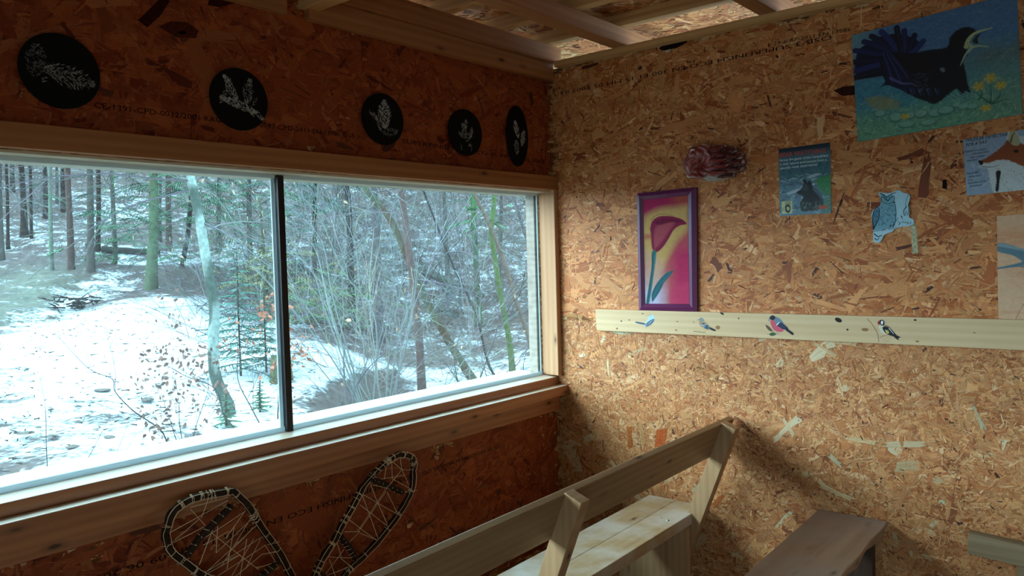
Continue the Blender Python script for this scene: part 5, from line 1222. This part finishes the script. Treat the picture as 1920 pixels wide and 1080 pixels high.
tree('green-barked slim trunk with a fork near its top', [(-4.8173, 5.4184, -0.1332, 11.0417), (-4.8602, 5.4099, 0.3786, 11.0417), (-4.9496, 5.3675, 0.9821, 11.0417), (-5.0275, 5.3347, 1.5851, 11.0417), (-5.064, 5.3243, 1.9616, 11.0417), (-5.0367, 5.365, 2.2983, 11.0417), (-5.0438, 5.3732, 2.5611, 11.0417)], 12, h8(122, 144, 84), 23, 10, 1.2, group=None, z0=1.4, up=3)
tree('brown slim trunk just right of the green-barked one', [(-4.4106, 5.4822, -0.1397, 10.8307), (-4.5268, 5.4177, 0.468, 10.8307), (-4.6651, 5.3301, 0.9882, 10.8307), (-4.7865, 5.2565, 1.5077, 10.8307), (-4.8728, 5.2004, 1.8053, 10.8307), (-5.0163, 5.1025, 2.2152, 10.8307), (-5.1594, 5.001, 2.5516, 10.8307)], 9, h8(150, 124, 108), 24, 10, 1.2, group=None, up=3)
tree('thin leaning trunk near the right window jamb', [(-6.6862, 8.7001, 0.4579, 14.7315), (-6.8286, 8.6243, 1.2639, 14.7315), (-7.0091, 8.5114, 1.9711, 14.7315), (-7.1427, 8.4296, 2.5265, 14.7315), (-7.2211, 8.3804, 2.8297, 14.7315)], 7, h8(124, 112, 108), 25, 8, 1.1, group=None, up=3)
tree('dark whip-like young tree curving through the right pane', [(-4.7459, 5.0784, -0.1836, 10.7373), (-4.8877, 4.9767, 0.128, 10.7373), (-5.0144, 4.9063, 0.7892, 10.7373), (-5.2304, 4.7576, 1.3808, 10.7373), (-5.4185, 4.6322, 1.9713, 10.7373), (-5.5896, 4.5202, 2.5466, 10.7373)], 5, h8(86, 78, 78), 26, 10, 1.2, group=None, name='sapling', up=3)
tree('mossy dark trunk with bright green patches behind the twigs', [(-7.7269, 7.9205, 0.3881, 14.8025), (-7.7539, 7.9409, 1.1938, 14.8025), (-7.7887, 7.9549, 1.9997, 14.8025), (-7.824, 7.9738, 2.9062, 14.8025)], 12, h8(104, 112, 96), 27, 18, 1.5, moss=h8(96, 150, 84), green=G3([(-7.7269, 7.9205, 0.3881, 14.8025), (-7.6736, 8.0615, 2.1967, 14.8025), (-7.7907, 7.9748, 2.4021, 14.8025)], .3, 8, h8(90, 170, 100)))
tree('grey far trunk in the right third of the right pane', [(-8.1517, 9.0147, 0.7205, 15.9003), (-8.1315, 9.0835, 1.6922, 15.9003), (-8.1205, 9.156, 2.8802, 15.9003)], 8, GRB, 28)
tree('second grey far trunk left of the whip-like young tree', [(-9.8027, 9.2535, 1.1508, 17.1227), (-9.843, 9.2696, 2.083, 17.1227), (-9.8838, 9.2915, 3.1317, 17.1227)], 9, GRB, 29, 16)
tree('green-needled spruce behind the hanging catkins', [(-13.1711, 6.5314, 1.2699, 17.1856), (-13.1935, 6.5625, 2.205, 17.1856), (-13.2176, 6.611, 3.4904, 17.1856)], 10, GRB, 30, 10, green=G3([(-13.1711, 6.5314, 1.2699, 17.1856), (-13.0907, 6.7042, 3.2522, 17.1856), (-12.9099, 6.8422, 3.0121, 17.1856), (-13.3586, 6.4625, 2.9116, 17.1856), (-13.5341, 6.2697, 2.0422, 17.1856), (-13.4451, 6.3531, 2.2141, 17.1856), (-12.7316, 7.0062, 3.2976, 17.1856)], .7, 26, GRN))
tree('golden-brown larch-like thicket tree left of the mullion', [(-9.6407, 4.672, 0.5915, 13.527), (-9.6787, 4.6698, 1.1444, 13.527), (-9.7167, 4.6676, 1.6972, 13.527)], 8, h8(120, 110, 80), 31, 10, green=G3([(-9.6407, 4.672, 0.5915, 13.527), (-9.6451, 4.7174, 1.5108, 13.527), (-9.7494, 4.6109, 1.1469, 13.527), (-9.5041, 4.8396, 1.5976, 13.527), (-9.5377, 4.7921, 1.2312, 13.527)], .45, 22, OLV), up=1)
tree('dark spruce behind the mullion top', [(-12.3558, 7.6201, 1.2244, 17.5009), (-12.3603, 7.6671, 2.1759, 17.5009), (-12.3663, 7.7288, 3.4248, 17.5009)], 9, DKB, 32, 10, green=G3([(-12.3558, 7.6201, 1.2244, 17.5009), (-12.4095, 7.6642, 2.8912, 17.5009), (-12.1796, 7.8429, 2.645, 17.5009), (-12.5433, 7.5148, 2.1825, 17.5009), (-12.0904, 7.9426, 3.1174, 17.5009)], .9, 26, h8(80, 124, 110)))
tree('distant spruce above the mottled tree fork', [(-15.9697, 7.401, 1.915, 19.6179), (-15.9742, 7.4471, 2.8483, 19.6179), (-15.9684, 7.5017, 3.7812, 19.6179)], 9, GRB, 33, 10, green=G3([(-15.9697, 7.401, 1.915, 19.6179), (-16.0793, 7.388, 3.3854, 19.6179), (-15.8216, 7.5883, 3.1094, 19.6179), (-15.9216, 7.4766, 2.5798, 19.6179)], .9, 26, h8(84, 130, 110)))

# small young spruces beside the mottled tree
def young(label, sp, H, n, seed, col):
    t = thing('young_spruce', label, 'spruce', tuple(sp[0][:3])); rnd = random.Random(seed); b = np.array(sp[0][:3])
    mb = MB(); mb.tube([b - [0, 0, .05], b + [0, 0, H * .5], b + [.02, 0, H]], [.014, .01, .003], 5, 0, h8(100, 84, 70)); obj('stem', mb, BARKM, t)
    mb = MB()
    for k in range(n):
        z = H * (.06 + .9 * k / n); a = k * 2.4; spray(mb, b + [0, 0, z], (math.cos(a), math.sin(a), .1), H * .42 * (1.05 - z / H), rnd, col, 22)
    obj('needles', mb, LEAFM, t)
young('feathery young spruce just right of the mottled tree', [(-6.021, 1.9295, 0.272, 9.1191), (-6.0241, 1.9617, 0.9228, 9.1191)], 1.5, 44, 1, h8(96, 150, 132))
young('small young spruce near the mullion foot', [(-5.8767, 2.1754, 0.2812, 9.215), (-5.8791, 2.2001, 0.7822, 9.215)], 1.1, 34, 2, h8(96, 150, 124))
young('low green spruce seedling by the window edge', [(-4.0173, 0.5752, 0.1688, 6.8017), (-4.0182, 0.5843, 0.3537, 6.8017)], .34, 30, 3, h8(110, 160, 120))
young('low green spruce seedling nearest the mullion', [(-4.3318, 1.1048, 0.185, 7.4086), (-4.3325, 1.1123, 0.3361, 7.4086)], .30, 30, 4, h8(110, 160, 120))

# saplings and shrubs close to the window
def shrub(label, stems, wpx, col, seed, leaves=None, catkins=None, kids=6, sub=.55, name='sapling', cat='sapling', group=None, depth=1, spread=.55):
    t = thing(name, label, cat, tuple(stems[0][0][:3]), group); rnd = random.Random(seed); tips = []
    for sp in stems:
        LL = np.linalg.norm(np.array(sp[-1][:3]) - np.array(sp[0][:3]))
        sp = [sp[0]] + [(q[0] + rnd.gauss(0, .025) * LL, q[1] + rnd.gauss(0, .025) * LL, q[2] + rnd.gauss(0, .02) * LL, q[3]) for q in sp[1:]]
        mb = MB(); P, R = trunk(mb, sp, wpx * .8, col, 0, 1.15, 5, None, seed, .85)
        for k in range(kids):
            i = rnd.randint(len(P) // 5, len(P) - 2); d = P[min(i + 2, len(P) - 1)] - P[i]; d = d / (np.linalg.norm(d) + 1e-9)
            s_ = np.array([rnd.gauss(0, .6), rnd.gauss(0, .8), rnd.gauss(.1, .5)])
            grow(mb, P[i], d + s_ * spread * 1.2, np.linalg.norm(P[-1] - P[0]) * rnd.uniform(.2, sub), R[i] * .55, depth, rnd, col, 0, 5, spread, 4, .10, tips)
        obj('stem', mb, TWIG, t)
    if leaves:
        n, c, s0 = leaves; mb = MB()
        for k in range(n):
            p, d = tips[rnd.randrange(len(tips))]; p = p + np.array([rnd.gauss(0, .03) for _ in range(3)])
            u = np.array([rnd.gauss(0, 1), rnd.gauss(0, 1), rnd.gauss(-.8, .6)]); u /= np.linalg.norm(u); v = np.cross(u, (rnd.gauss(0, 1), rnd.gauss(0, 1), .3)); v /= np.linalg.norm(v); s_ = s0 * rnd.uniform(.7, 1.3); nn = np.cross(u, v)
            q = rnd.uniform(.7, 1.15)
            mb.add([p, p + u * s_ * .3 + v * s_ * .28 + nn * s_ * .06, p + u * s_ * .7 + v * s_ * .24, p + u * s_ * 1.1, p + u * s_ * .7 - v * s_ * .24, p + u * s_ * .3 - v * s_ * .28 + nn * s_ * .06, p + u * s_ * .6 - nn * s_ * .05],
                   [(0, 1, 6), (1, 2, 6), (2, 3, 6), (3, 4, 6), (4, 5, 6), (5, 0, 6)], 0, tuple(x * q for x in c))
        tag(obj('dry_leaves', mb, LEAFM, t), kind='stuff')
    if catkins:
        mb = MB()
        for k in range(catkins):
            p, d = tips[rnd.randrange(len(tips))]; l = rnd.uniform(.03, .06)
            mb.tube([p, p + [0, 0, -l * .5], p + [.002, 0, -l]], [.003, .005, .002], 5, 0, h8(214, 214, 170))
        tag(obj('catkins', mb, LEAFM, t), kind='stuff')
    return t
DST = h8(70, 62, 62); LST = h8(170, 176, 172); MST = h8(120, 112, 106)
shrub('bare forked sapling leaning left over the open snow', [[(-3.3435, -0.2742, 0.0933, 5.7218), (-3.4285, -0.3314, 0.3491, 5.7218), (-3.5131, -0.3925, 0.5272, 5.7218), (-3.6034, -0.4605, 0.6665, 5.7218), (-3.6848, -0.522, 0.7861, 5.7218), (-3.8049, -0.6168, 0.8877, 5.7218), (-4.0001, -0.771, 1.0503, 5.7218)]], 4.5, DST, 1, kids=7, sub=.4)
shrub('thin upright bare sapling at the left of the window', [[(-3.8502, -0.906, 0.0834, 5.5619), (-3.8631, -0.9026, 0.3484, 5.5619), (-3.8818, -0.9041, 0.6136, 5.5619), (-3.8858, -0.8953, 0.8405, 5.5619)]], 3, DST, 2, kids=4, sub=.5)
shrub('wispy slanting twig sapling left of the forked one', [[(-3.8423, -0.7093, 0.0964, 5.7072), (-3.7863, -0.6554, 0.2301, 5.7072), (-3.6977, -0.5713, 0.4208, 5.7072), (-3.6595, -0.5333, 0.5357, 5.7072)]], 2.5, DST, 3, kids=2, sub=.4)
shrub('pair of wispy twigs between the thin and forked saplings', [[(-3.7896, -0.498, 0.1078, 5.8351), (-3.7386, -0.4466, 0.2725, 5.8351), (-3.6846, -0.3911, 0.4688, 5.8351)], [(-3.7828, -0.4932, 0.1078, 5.8344), (-3.7072, -0.4235, 0.2319, 5.8344), (-3.6256, -0.3471, 0.3875, 5.8344)]], 2.2, DST, 4, kids=2, sub=.4)
shrub('bushy young beech with dull brown leaves below the mottled tree', [[(-3.3551, -0.1377, 0.1004, 5.8336), (-3.3717, -0.1367, 0.3785, 5.8336), (-3.388, -0.1377, 0.6169, 5.8336), (-3.45, -0.1787, 0.8174, 5.8336)], [(-3.349, -0.1326, 0.1002, 5.8337), (-3.2804, -0.0586, 0.4148, 5.8337), (-3.2511, -0.0215, 0.6516, 5.8337), (-3.2211, 0.0098, 0.7694, 5.8337)], [(-3.3702, -0.1505, 0.101, 5.8335), (-3.4543, -0.2014, 0.4608, 5.8335), (-3.5103, -0.2354, 0.7007, 5.8335)]], 3.5, DST, 5, leaves=(300, h8(176, 130, 114), .036), kids=9, sub=.6)
shrub('slanting sapling crossing the mottled tree foot', [[(-3.3861, 0.4145, 0.1231, 6.2762), (-3.5185, 0.3179, 0.3838, 6.2762), (-3.6343, 0.2318, 0.5799, 6.2762), (-3.7825, 0.1152, 0.7133, 6.2762), (-3.9798, -0.0445, 0.8057, 6.2762)]], 5, h8(96, 88, 84), 6, kids=8, sub=.5)
shrub('sapling leaning over the green seedlings by the mullion', [[(-3.7879, 0.7687, 0.16, 6.8036), (-3.8598, 0.7174, 0.3244, 6.8036), (-3.925, 0.6767, 0.581, 6.8036), (-3.9691, 0.6549, 0.86, 6.8036), (-4.0417, 0.6116, 1.1863, 6.8036)]], 4, h8(96, 88, 84), 7, kids=6, sub=.5)
shrub('small beech with bright rusty leaves near the mullion', [[(-3.8423, 0.9647, 0.1649, 6.9886), (-3.8731, 0.9568, 0.4984, 6.9886), (-3.9, 0.9496, 0.7843, 6.9886), (-3.9192, 0.9438, 0.975, 6.9886)], [(-3.8423, 0.9647, 0.1649, 6.9886), (-3.8078, 1.0163, 0.591, 6.9886), (-3.7909, 1.0455, 0.8753, 6.9886)]], 3, DST, 8, leaves=(150, h8(230, 140, 104), .046), kids=9, sub=.5)
shrub('hazel shrub with long pale shoots and hanging catkins', [[(-4.3683, 2.4218, -0.2176, 8.4589), (-4.6831, 2.218, 0.8859, 8.4589), (-5.0179, 1.9746, 1.5591, 8.4589), (-5.3957, 1.6815, 1.9751, 8.4589), (-5.7069, 1.4409, 2.3313, 8.4589), (-5.9733, 1.2314, 2.5709, 8.4589)], [(-4.3816, 2.4474, -0.224, 8.4873), (-4.6179, 2.3123, 0.938, 8.4873), (-4.9761, 2.051, 1.6431, 8.4873), (-5.2442, 1.8479, 2.0277, 8.4873), (-5.512, 1.6433, 2.3834, 8.4873), (-5.6902, 1.5027, 2.5341, 8.4873)], [(-4.3946, 2.4728, -0.2303, 8.5153), (-4.5971, 2.3783, 1.1658, 8.5153), (-4.8675, 2.1902, 1.8699, 8.5153), (-5.1364, 1.9865, 2.2558, 8.5153), (-5.3601, 1.8126, 2.4954, 8.5153)], [(-4.4072, 2.498, -0.2365, 8.5429), (-4.4395, 2.533, 0.9257, 8.5429), (-4.6215, 2.4187, 1.6289, 8.5429), (-4.8473, 2.2586, 2.1596, 8.5429), (-5.0498, 2.1071, 2.4862, 8.5429)], [(-4.3882, 2.4601, -0.2271, 8.5013), (-4.717, 2.2357, 0.7091, 8.5013), (-5.1199, 1.9327, 1.3303, 8.5013), (-5.5214, 1.6154, 1.6626, 8.5013), (-6.0114, 1.2198, 1.9114, 8.5013)]], 5, LST, 9,
      leaves=(26, h8(226, 190, 150), .055), catkins=70, kids=9, sub=.45, name='hazel_shrub', cat='shrub')
shrub('bare pale-twigged shrub at the foot of the right pane', [[(-4.0892, 1.953, -0.0969, 7.9156), (-4.1523, 1.9119, 0.1205, 7.9156), (-4.2154, 1.8709, 0.338, 7.9156), (-4.3615, 1.7636, 0.6122, 7.9156), (-4.4864, 1.6682, 0.7781, 7.9156)], [(-4.1327, 2.0208, -0.1148, 7.9962), (-4.1008, 2.0648, 0.2101, 7.9962), (-3.9684, 2.1896, 0.477, 7.9962), (-3.8233, 2.3248, 0.7434, 7.9962), (-3.6781, 2.4573, 0.9554, 7.9962)], [(-4.0629, 1.9125, -0.0862, 7.8673), (-4.1143, 1.8925, 0.3433, 7.8673), (-4.0341, 1.9821, 0.7681, 7.8673), (-3.7894, 2.2086, 1.1868, 7.8673)], [(-4.0454, 1.8856, -0.0791, 7.8351), (-4.2108, 1.765, 0.2463, 7.8351), (-4.3551, 1.6562, 0.4645, 7.8351)]], 5, h8(150, 146, 146), 10, leaves=(16, h8(230, 190, 150), .055), kids=9, sub=.5, name='bare_shrub', cat='shrub')
shrub('tall multi-stemmed bare shrub between the mullion and the leaning trunk', [[(-4.6852, 2.9194, -0.2861, 9.0462), (-4.7842, 2.8862, 0.6395, 9.0462), (-4.8344, 2.8772, 1.256, 9.0462), (-5.0265, 2.75, 1.8777, 9.0462), (-5.1707, 2.6562, 2.3747, 9.0462)], [(-4.6917, 2.9409, -0.2908, 9.0671), (-4.6816, 2.9954, 0.5714, 9.0671), (-4.6143, 3.0941, 1.3699, 9.0671), (-4.5932, 3.1412, 1.9237, 9.0671), (-4.643, 3.1261, 2.4184, 9.0671)], [(-4.7006, 2.9727, -0.2976, 9.0975), (-4.5861, 3.1175, 0.6255, 9.0975), (-4.6123, 3.1221, 1.121, 9.0975), (-4.8287, 2.9684, 1.6234, 9.0975), (-5.1155, 2.7461, 1.943, 9.0975)], [(-4.6977, 2.9622, -0.2953, 9.0875), (-4.4848, 3.2021, 0.8702, 9.0875), (-4.3933, 3.3177, 1.6079, 9.0875), (-4.206, 3.5034, 2.1568, 9.0875)]], 5, LST, 11, leaves=(14, h8(226, 180, 140), .055), kids=10, sub=.45, name='bare_shrub', cat='shrub')
shrub('fine-twigged bare shrub filling the lower right of the right pane', [[(-4.5919, 4.2634, -0.3129, 10.0187), (-4.6986, 4.1964, 0.0994, 10.0187), (-4.7536, 4.1797, 0.6461, 10.0187), (-4.7038, 4.2502, 1.1889, 10.0187)], [(-4.5802, 4.2709, -0.313, 10.017), (-4.4882, 4.3729, 0.1602, 10.017), (-4.3334, 4.5272, 0.631, 10.017), (-4.2313, 4.6412, 1.1718, 10.017)], [(-4.5685, 4.2783, -0.313, 10.0152), (-4.8012, 4.11, 0.1718, 10.0152), (-5.0122, 3.9525, 0.5198, 10.0152)], [(-4.5568, 4.2856, -0.313, 10.0133), (-4.1714, 4.6283, 0.0812, 10.0133), (-3.9123, 4.873, 0.6161, 10.0133)]], 4, MST, 12, leaves=(10, h8(230, 190, 160), .055), kids=10, sub=.5, name='bare_shrub', cat='shrub')
shrub('slender shrub by the right jamb with a few pale leaves', [[(-4.1139, 4.8691, -0.26, 10.1753), (-4.062, 4.927, 0.0147, 10.1753), (-3.9831, 5.002, 0.1847, 10.1753), (-3.9038, 5.0735, 0.2855, 10.1753)], [(-4.1013, 4.8756, -0.2598, 10.1722), (-4.1404, 4.8633, 0.1218, 10.1722), (-4.1154, 4.9025, 0.4665, 10.1722)]], 4, DST, 13, leaves=(6, h8(236, 214, 196), .05), kids=5, sub=.6, name='bare_shrub', cat='shrub')

# logs, stump, stones
def log(label, a, b, r, col, snowtop, seed):
    t = thing('fallen_log', label, 'log', tuple((np.array(a[:3]) + np.array(b[:3])) / 2)); rnd = random.Random(seed)
    a, b = np.array(a[:3]), np.array(b[:3]); P = [a + (b - a) * k / 9 + [0, 0, r * .7 + rnd.uniform(-.01, .01)] for k in range(10)]
    mb = MB(); mb.tube(P, [r * rnd.uniform(.9, 1.08) * (1 - .04 * k) for k in range(10)], 12, 0, col); tk_ = obj('trunk', mb, BARKM, t)
    if snowtop:
        mb = MB(); mb.tube([p + np.array([0, 0, r * .75]) for p in P[1:-1]], [r * .5 * rnd.uniform(.5, 1) for _ in P[1:-1]], 8, 0, (.86, .89, .92)); obj('snow_cover', mb, LEAFM, tk_)
log('long mossy log lying on the slope behind the leaning trunk', *[(-10.3665, 8.9957, 1.2572), (-8.4486, 8.8598, 0.7258)], .10, h8(120, 124, 110), False, 1)
log('thin snow-topped log lying upslope in the right pane', *[(-13.3107, 7.876, 1.4051), (-10.5511, 7.6285, 0.9384)], .07, h8(110, 104, 100), True, 2)
log('snow-dusted log lying across the forest floor behind the stout conifer', *[(-17.2862, 5.1534, 1.9266), (-16.5146, 6.1715, 1.8412)], .10, h8(80, 70, 66), True, 3)
log('fallen grey stem on the right slope below the mossy log', *[(-9.3107, 7.5268, 0.6354), (-8.0652, 8.037, 0.4713)], .06, h8(130, 124, 120), False, 4)
t = thing('tree_stump', 'mossy stump with a snow cap near the mullion', 'stump', tuple([(-5.4728, 2.1059, 0.2476)][0][:3]))
b = np.array(t.location); mb = MB(); mb.tube([b - [0, 0, .1], b + [0, 0, .12], b + [0, 0, .30]], [.15, .12, .11], 14, 0, h8(128, 130, 84)); st_ = obj('stump', mb, BARKM, t)
mb = MB(); mb.tube([b + [0, 0, .295], b + [0, 0, .325], b + [0, 0, .35]], [.12, .11, .05], 14, 0, (.87, .9, .93)); obj('snow_cap', mb, LEAFM, st_)
def rock(label, g, wpx, squash, col, seed, cap=False, name='stone'):
    rnd = random.Random(seed); p = np.array(g[:3]); dep = np.linalg.norm(p - CP); r = wpx / 2 / FP * dep
    def lump(rx, rz, c, zoff, k0):
        mb = MB(); na_, nb_ = 16, 9; V = []
        ph = [rnd.uniform(0, 6) for _ in range(4)]
        for j in range(nb_ + 1):
            th = math.pi * j / nb_
            for i_ in range(na_):
                a = i_ / na_ * 6.283; q = 1 + .14 * math.sin(2 * a + ph[0] + th) + .09 * math.sin(5 * a + ph[1]) * math.sin(3 * th + ph[2])
                V.append(p + np.array([rx * q * math.sin(th) * math.cos(a), rx * q * math.sin(th) * math.sin(a) * .8, zoff + rz * math.cos(th) * q]))
        mb.add(V, [(j * na_ + i_, (j + 1) * na_ + i_, (j + 1) * na_ + (i_ + 1) % na_, j * na_ + (i_ + 1) % na_) for j in range(nb_) for i_ in range(na_)], 0, c, smooth=True)
        return mb
    t = thing(name, label, 'stone', tuple(p))
    rk_ = obj('rock', lump(r, r * squash, col, r * squash * .25, 0), BARKM, t)
    if cap: obj('snow_cap', lump(r * .8, r * squash * .5, (.87, .9, .93), r * squash * .9, 1), LEAFM, rk_)
ST = h8(104, 98, 94)
for lab, g, w, sq, cap in [('snow-capped boulder at the far edge of the open snow', [(-12.839, 4.452, 0.9722)][0], 26, .5, True), ('dark flat stone below the forked sapling, left of its stem', [(-6.6698, 0.6478, 0.2386)][0], 36, .25, False), ('flat dark stone right of the forked sapling', [(-5.8661, 0.7624, 0.1926)][0], 34, .35, False),
        ('grey stone in the near snow right of the thin sapling', [(-4.557, -0.181, 0.1555)][0], 26, .35, False), ('small dark stone above the thin sapling', [(-6.1901, -0.0438, 0.1951)][0], 14, .5, False), ('broad brown stone left of the thin sapling', [(-5.3467, -0.5469, 0.164)][0], 34, .2, False),
        ('low brown stone just right of the thin sapling', [(-5.0407, -0.4497, 0.1558)][0], 26, .2, False), ('low grey stone in the lower left corner of the snow', [(-4.2056, -1.0203, 0.092)][0], 28, .4, False), ('brown stone near the wispy slanting twig', [(-4.5322, -0.4796, 0.1394)][0], 30, .25, False), ('small stone out on the bright snow', [(-9.8023, 2.0849, 0.597)][0], 9, .5, False), ('dark small stone on the bright snow nearer the mottled tree', [(-7.7884, 2.1514, 0.4263)][0], 9, .5, False)]:
    rock(lab, g, w * .8, sq * .6, h8(150, 134, 124), int(w * 7 + sq * 100), cap)
t = thing('brush_pile', 'small dark brush pile at the far edge of the snow field', 'brushwood', tuple([(-12.591, 2.6734, 0.851)][0][:3])); rnd = random.Random(5)
b = np.array(t.location); mb = MB()
for k in range(60):
    p = b + np.array([rnd.gauss(0, .16), rnd.gauss(0, .16), rnd.uniform(0, .22)]); a = rnd.uniform(0, 6.28)
    mb.tube([p, p + [math.cos(a) * .3, math.sin(a) * .2, rnd.uniform(-.05, .08)]], [.014, .006], 4, 0, h8(70, 58, 54))
tag(obj('sticks', mb, TWIG, t), kind='stuff')

# uncountable tangle: thickets of bare twigs, litter on the snow
def thicket(name, label, pts, n, Lr, seed, cols, depth=1, kids=6, stems=6, lean=.35):
    rnd = random.Random(seed); mb = MB()
    for k in range(n):
        p = pts(rnd); z = float(terrain_z(np.array(p[0]), np.array(p[1])))
        for s_ in range(stems):
            a = rnd.uniform(0, 6.283); L = rnd.uniform(*Lr)
            grow(mb, (p[0] + rnd.gauss(0, .15), p[1] + rnd.gauss(0, .15), z - .05), (math.cos(a) * lean * rnd.random() * 2, math.sin(a) * lean * rnd.random() * 2, 1), L, .004 + .0022 * L * rnd.random(), depth, rnd, cols[rnd.randrange(len(cols))], 0, kids, .6, 4, .10)
    return tag(obj(name, mb, TWIG, None, (pts(rnd)[0], pts(rnd)[1], 0)), label, 'undergrowth', None, 'stuff')
def polar(az0, az1, r0, r1):
    def f(rnd):
        a = math.radians(rnd.uniform(az0, az1)); r = r0 + (r1 - r0) * rnd.random() ** .8
        return 2.233 - r * math.sin(a), -3.0 + r * math.cos(a)
    return f
tw = [h8(150, 146, 144), h8(120, 112, 108), h8(184, 188, 186), h8(96, 88, 86), h8(150, 132, 124)]
thicket('twig_thicket', 'dense tangle of bare twigs filling the gully behind the right pane', polar(36, 54, 12.5, 20), 70, (1.0, 3.6), 1, tw, 1, 8, 5, 1.1)
thicket('pale_thicket', 'fine pale twigs crossing in front of the trunks in the right pane', polar(37, 53, 8.2, 11.5), 14, (.9, 2.6), 6, [h8(206, 206, 196), h8(176, 172, 166), h8(200, 186, 170)], 1, 9, 4, 1.5)
thicket('slope_thicket', 'hazy bare undergrowth covering the far slope', polar(36, 60, 19, 34), 80, (1.2, 4.0), 2, tw, 1, 7, 4, 1.1)
thicket('bush_thicket', 'tangle of bare bushes left of the mullion beyond the snow', polar(55.5, 62, 11.5, 19), 34, (.6, 2.2), 3, tw, 1, 7, 6, 1.3)
thicket('forest_twigs', 'sparse bare undergrowth among the left conifers', polar(60, 74, 21, 45), 80, (.6, 2.6), 4, tw, 1, 5, 4)
rnd = random.Random(8); mb = MB()
for k in range(1300):
    a = math.radians(rnd.uniform(54, 76)); r = rnd.uniform(4.2, 16) 
    x, y = 2.233 - r * math.sin(a), -3 + r * math.cos(a)
    if x > -.5: continue
    z = float(terrain_z(np.array(x), np.array(y))) + rnd.uniform(-.01, .03); t_ = rnd.uniform(0, 6.28); L = rnd.uniform(.015, .09) * (1 if rnd.random() < .9 else 2.2)
    mb.tube([(x, y, z), (x + L * math.cos(t_), y + L * math.sin(t_), z + .01)], [.007 * rnd.random() + .002, .002], 4, 0, h8(96, 84, 72))
tag(obj('snow_litter', mb, TWIG, None, (-6, 0, 0)), 'scattered sticks and leaves poking through the snow', 'litter', None, 'stuff')
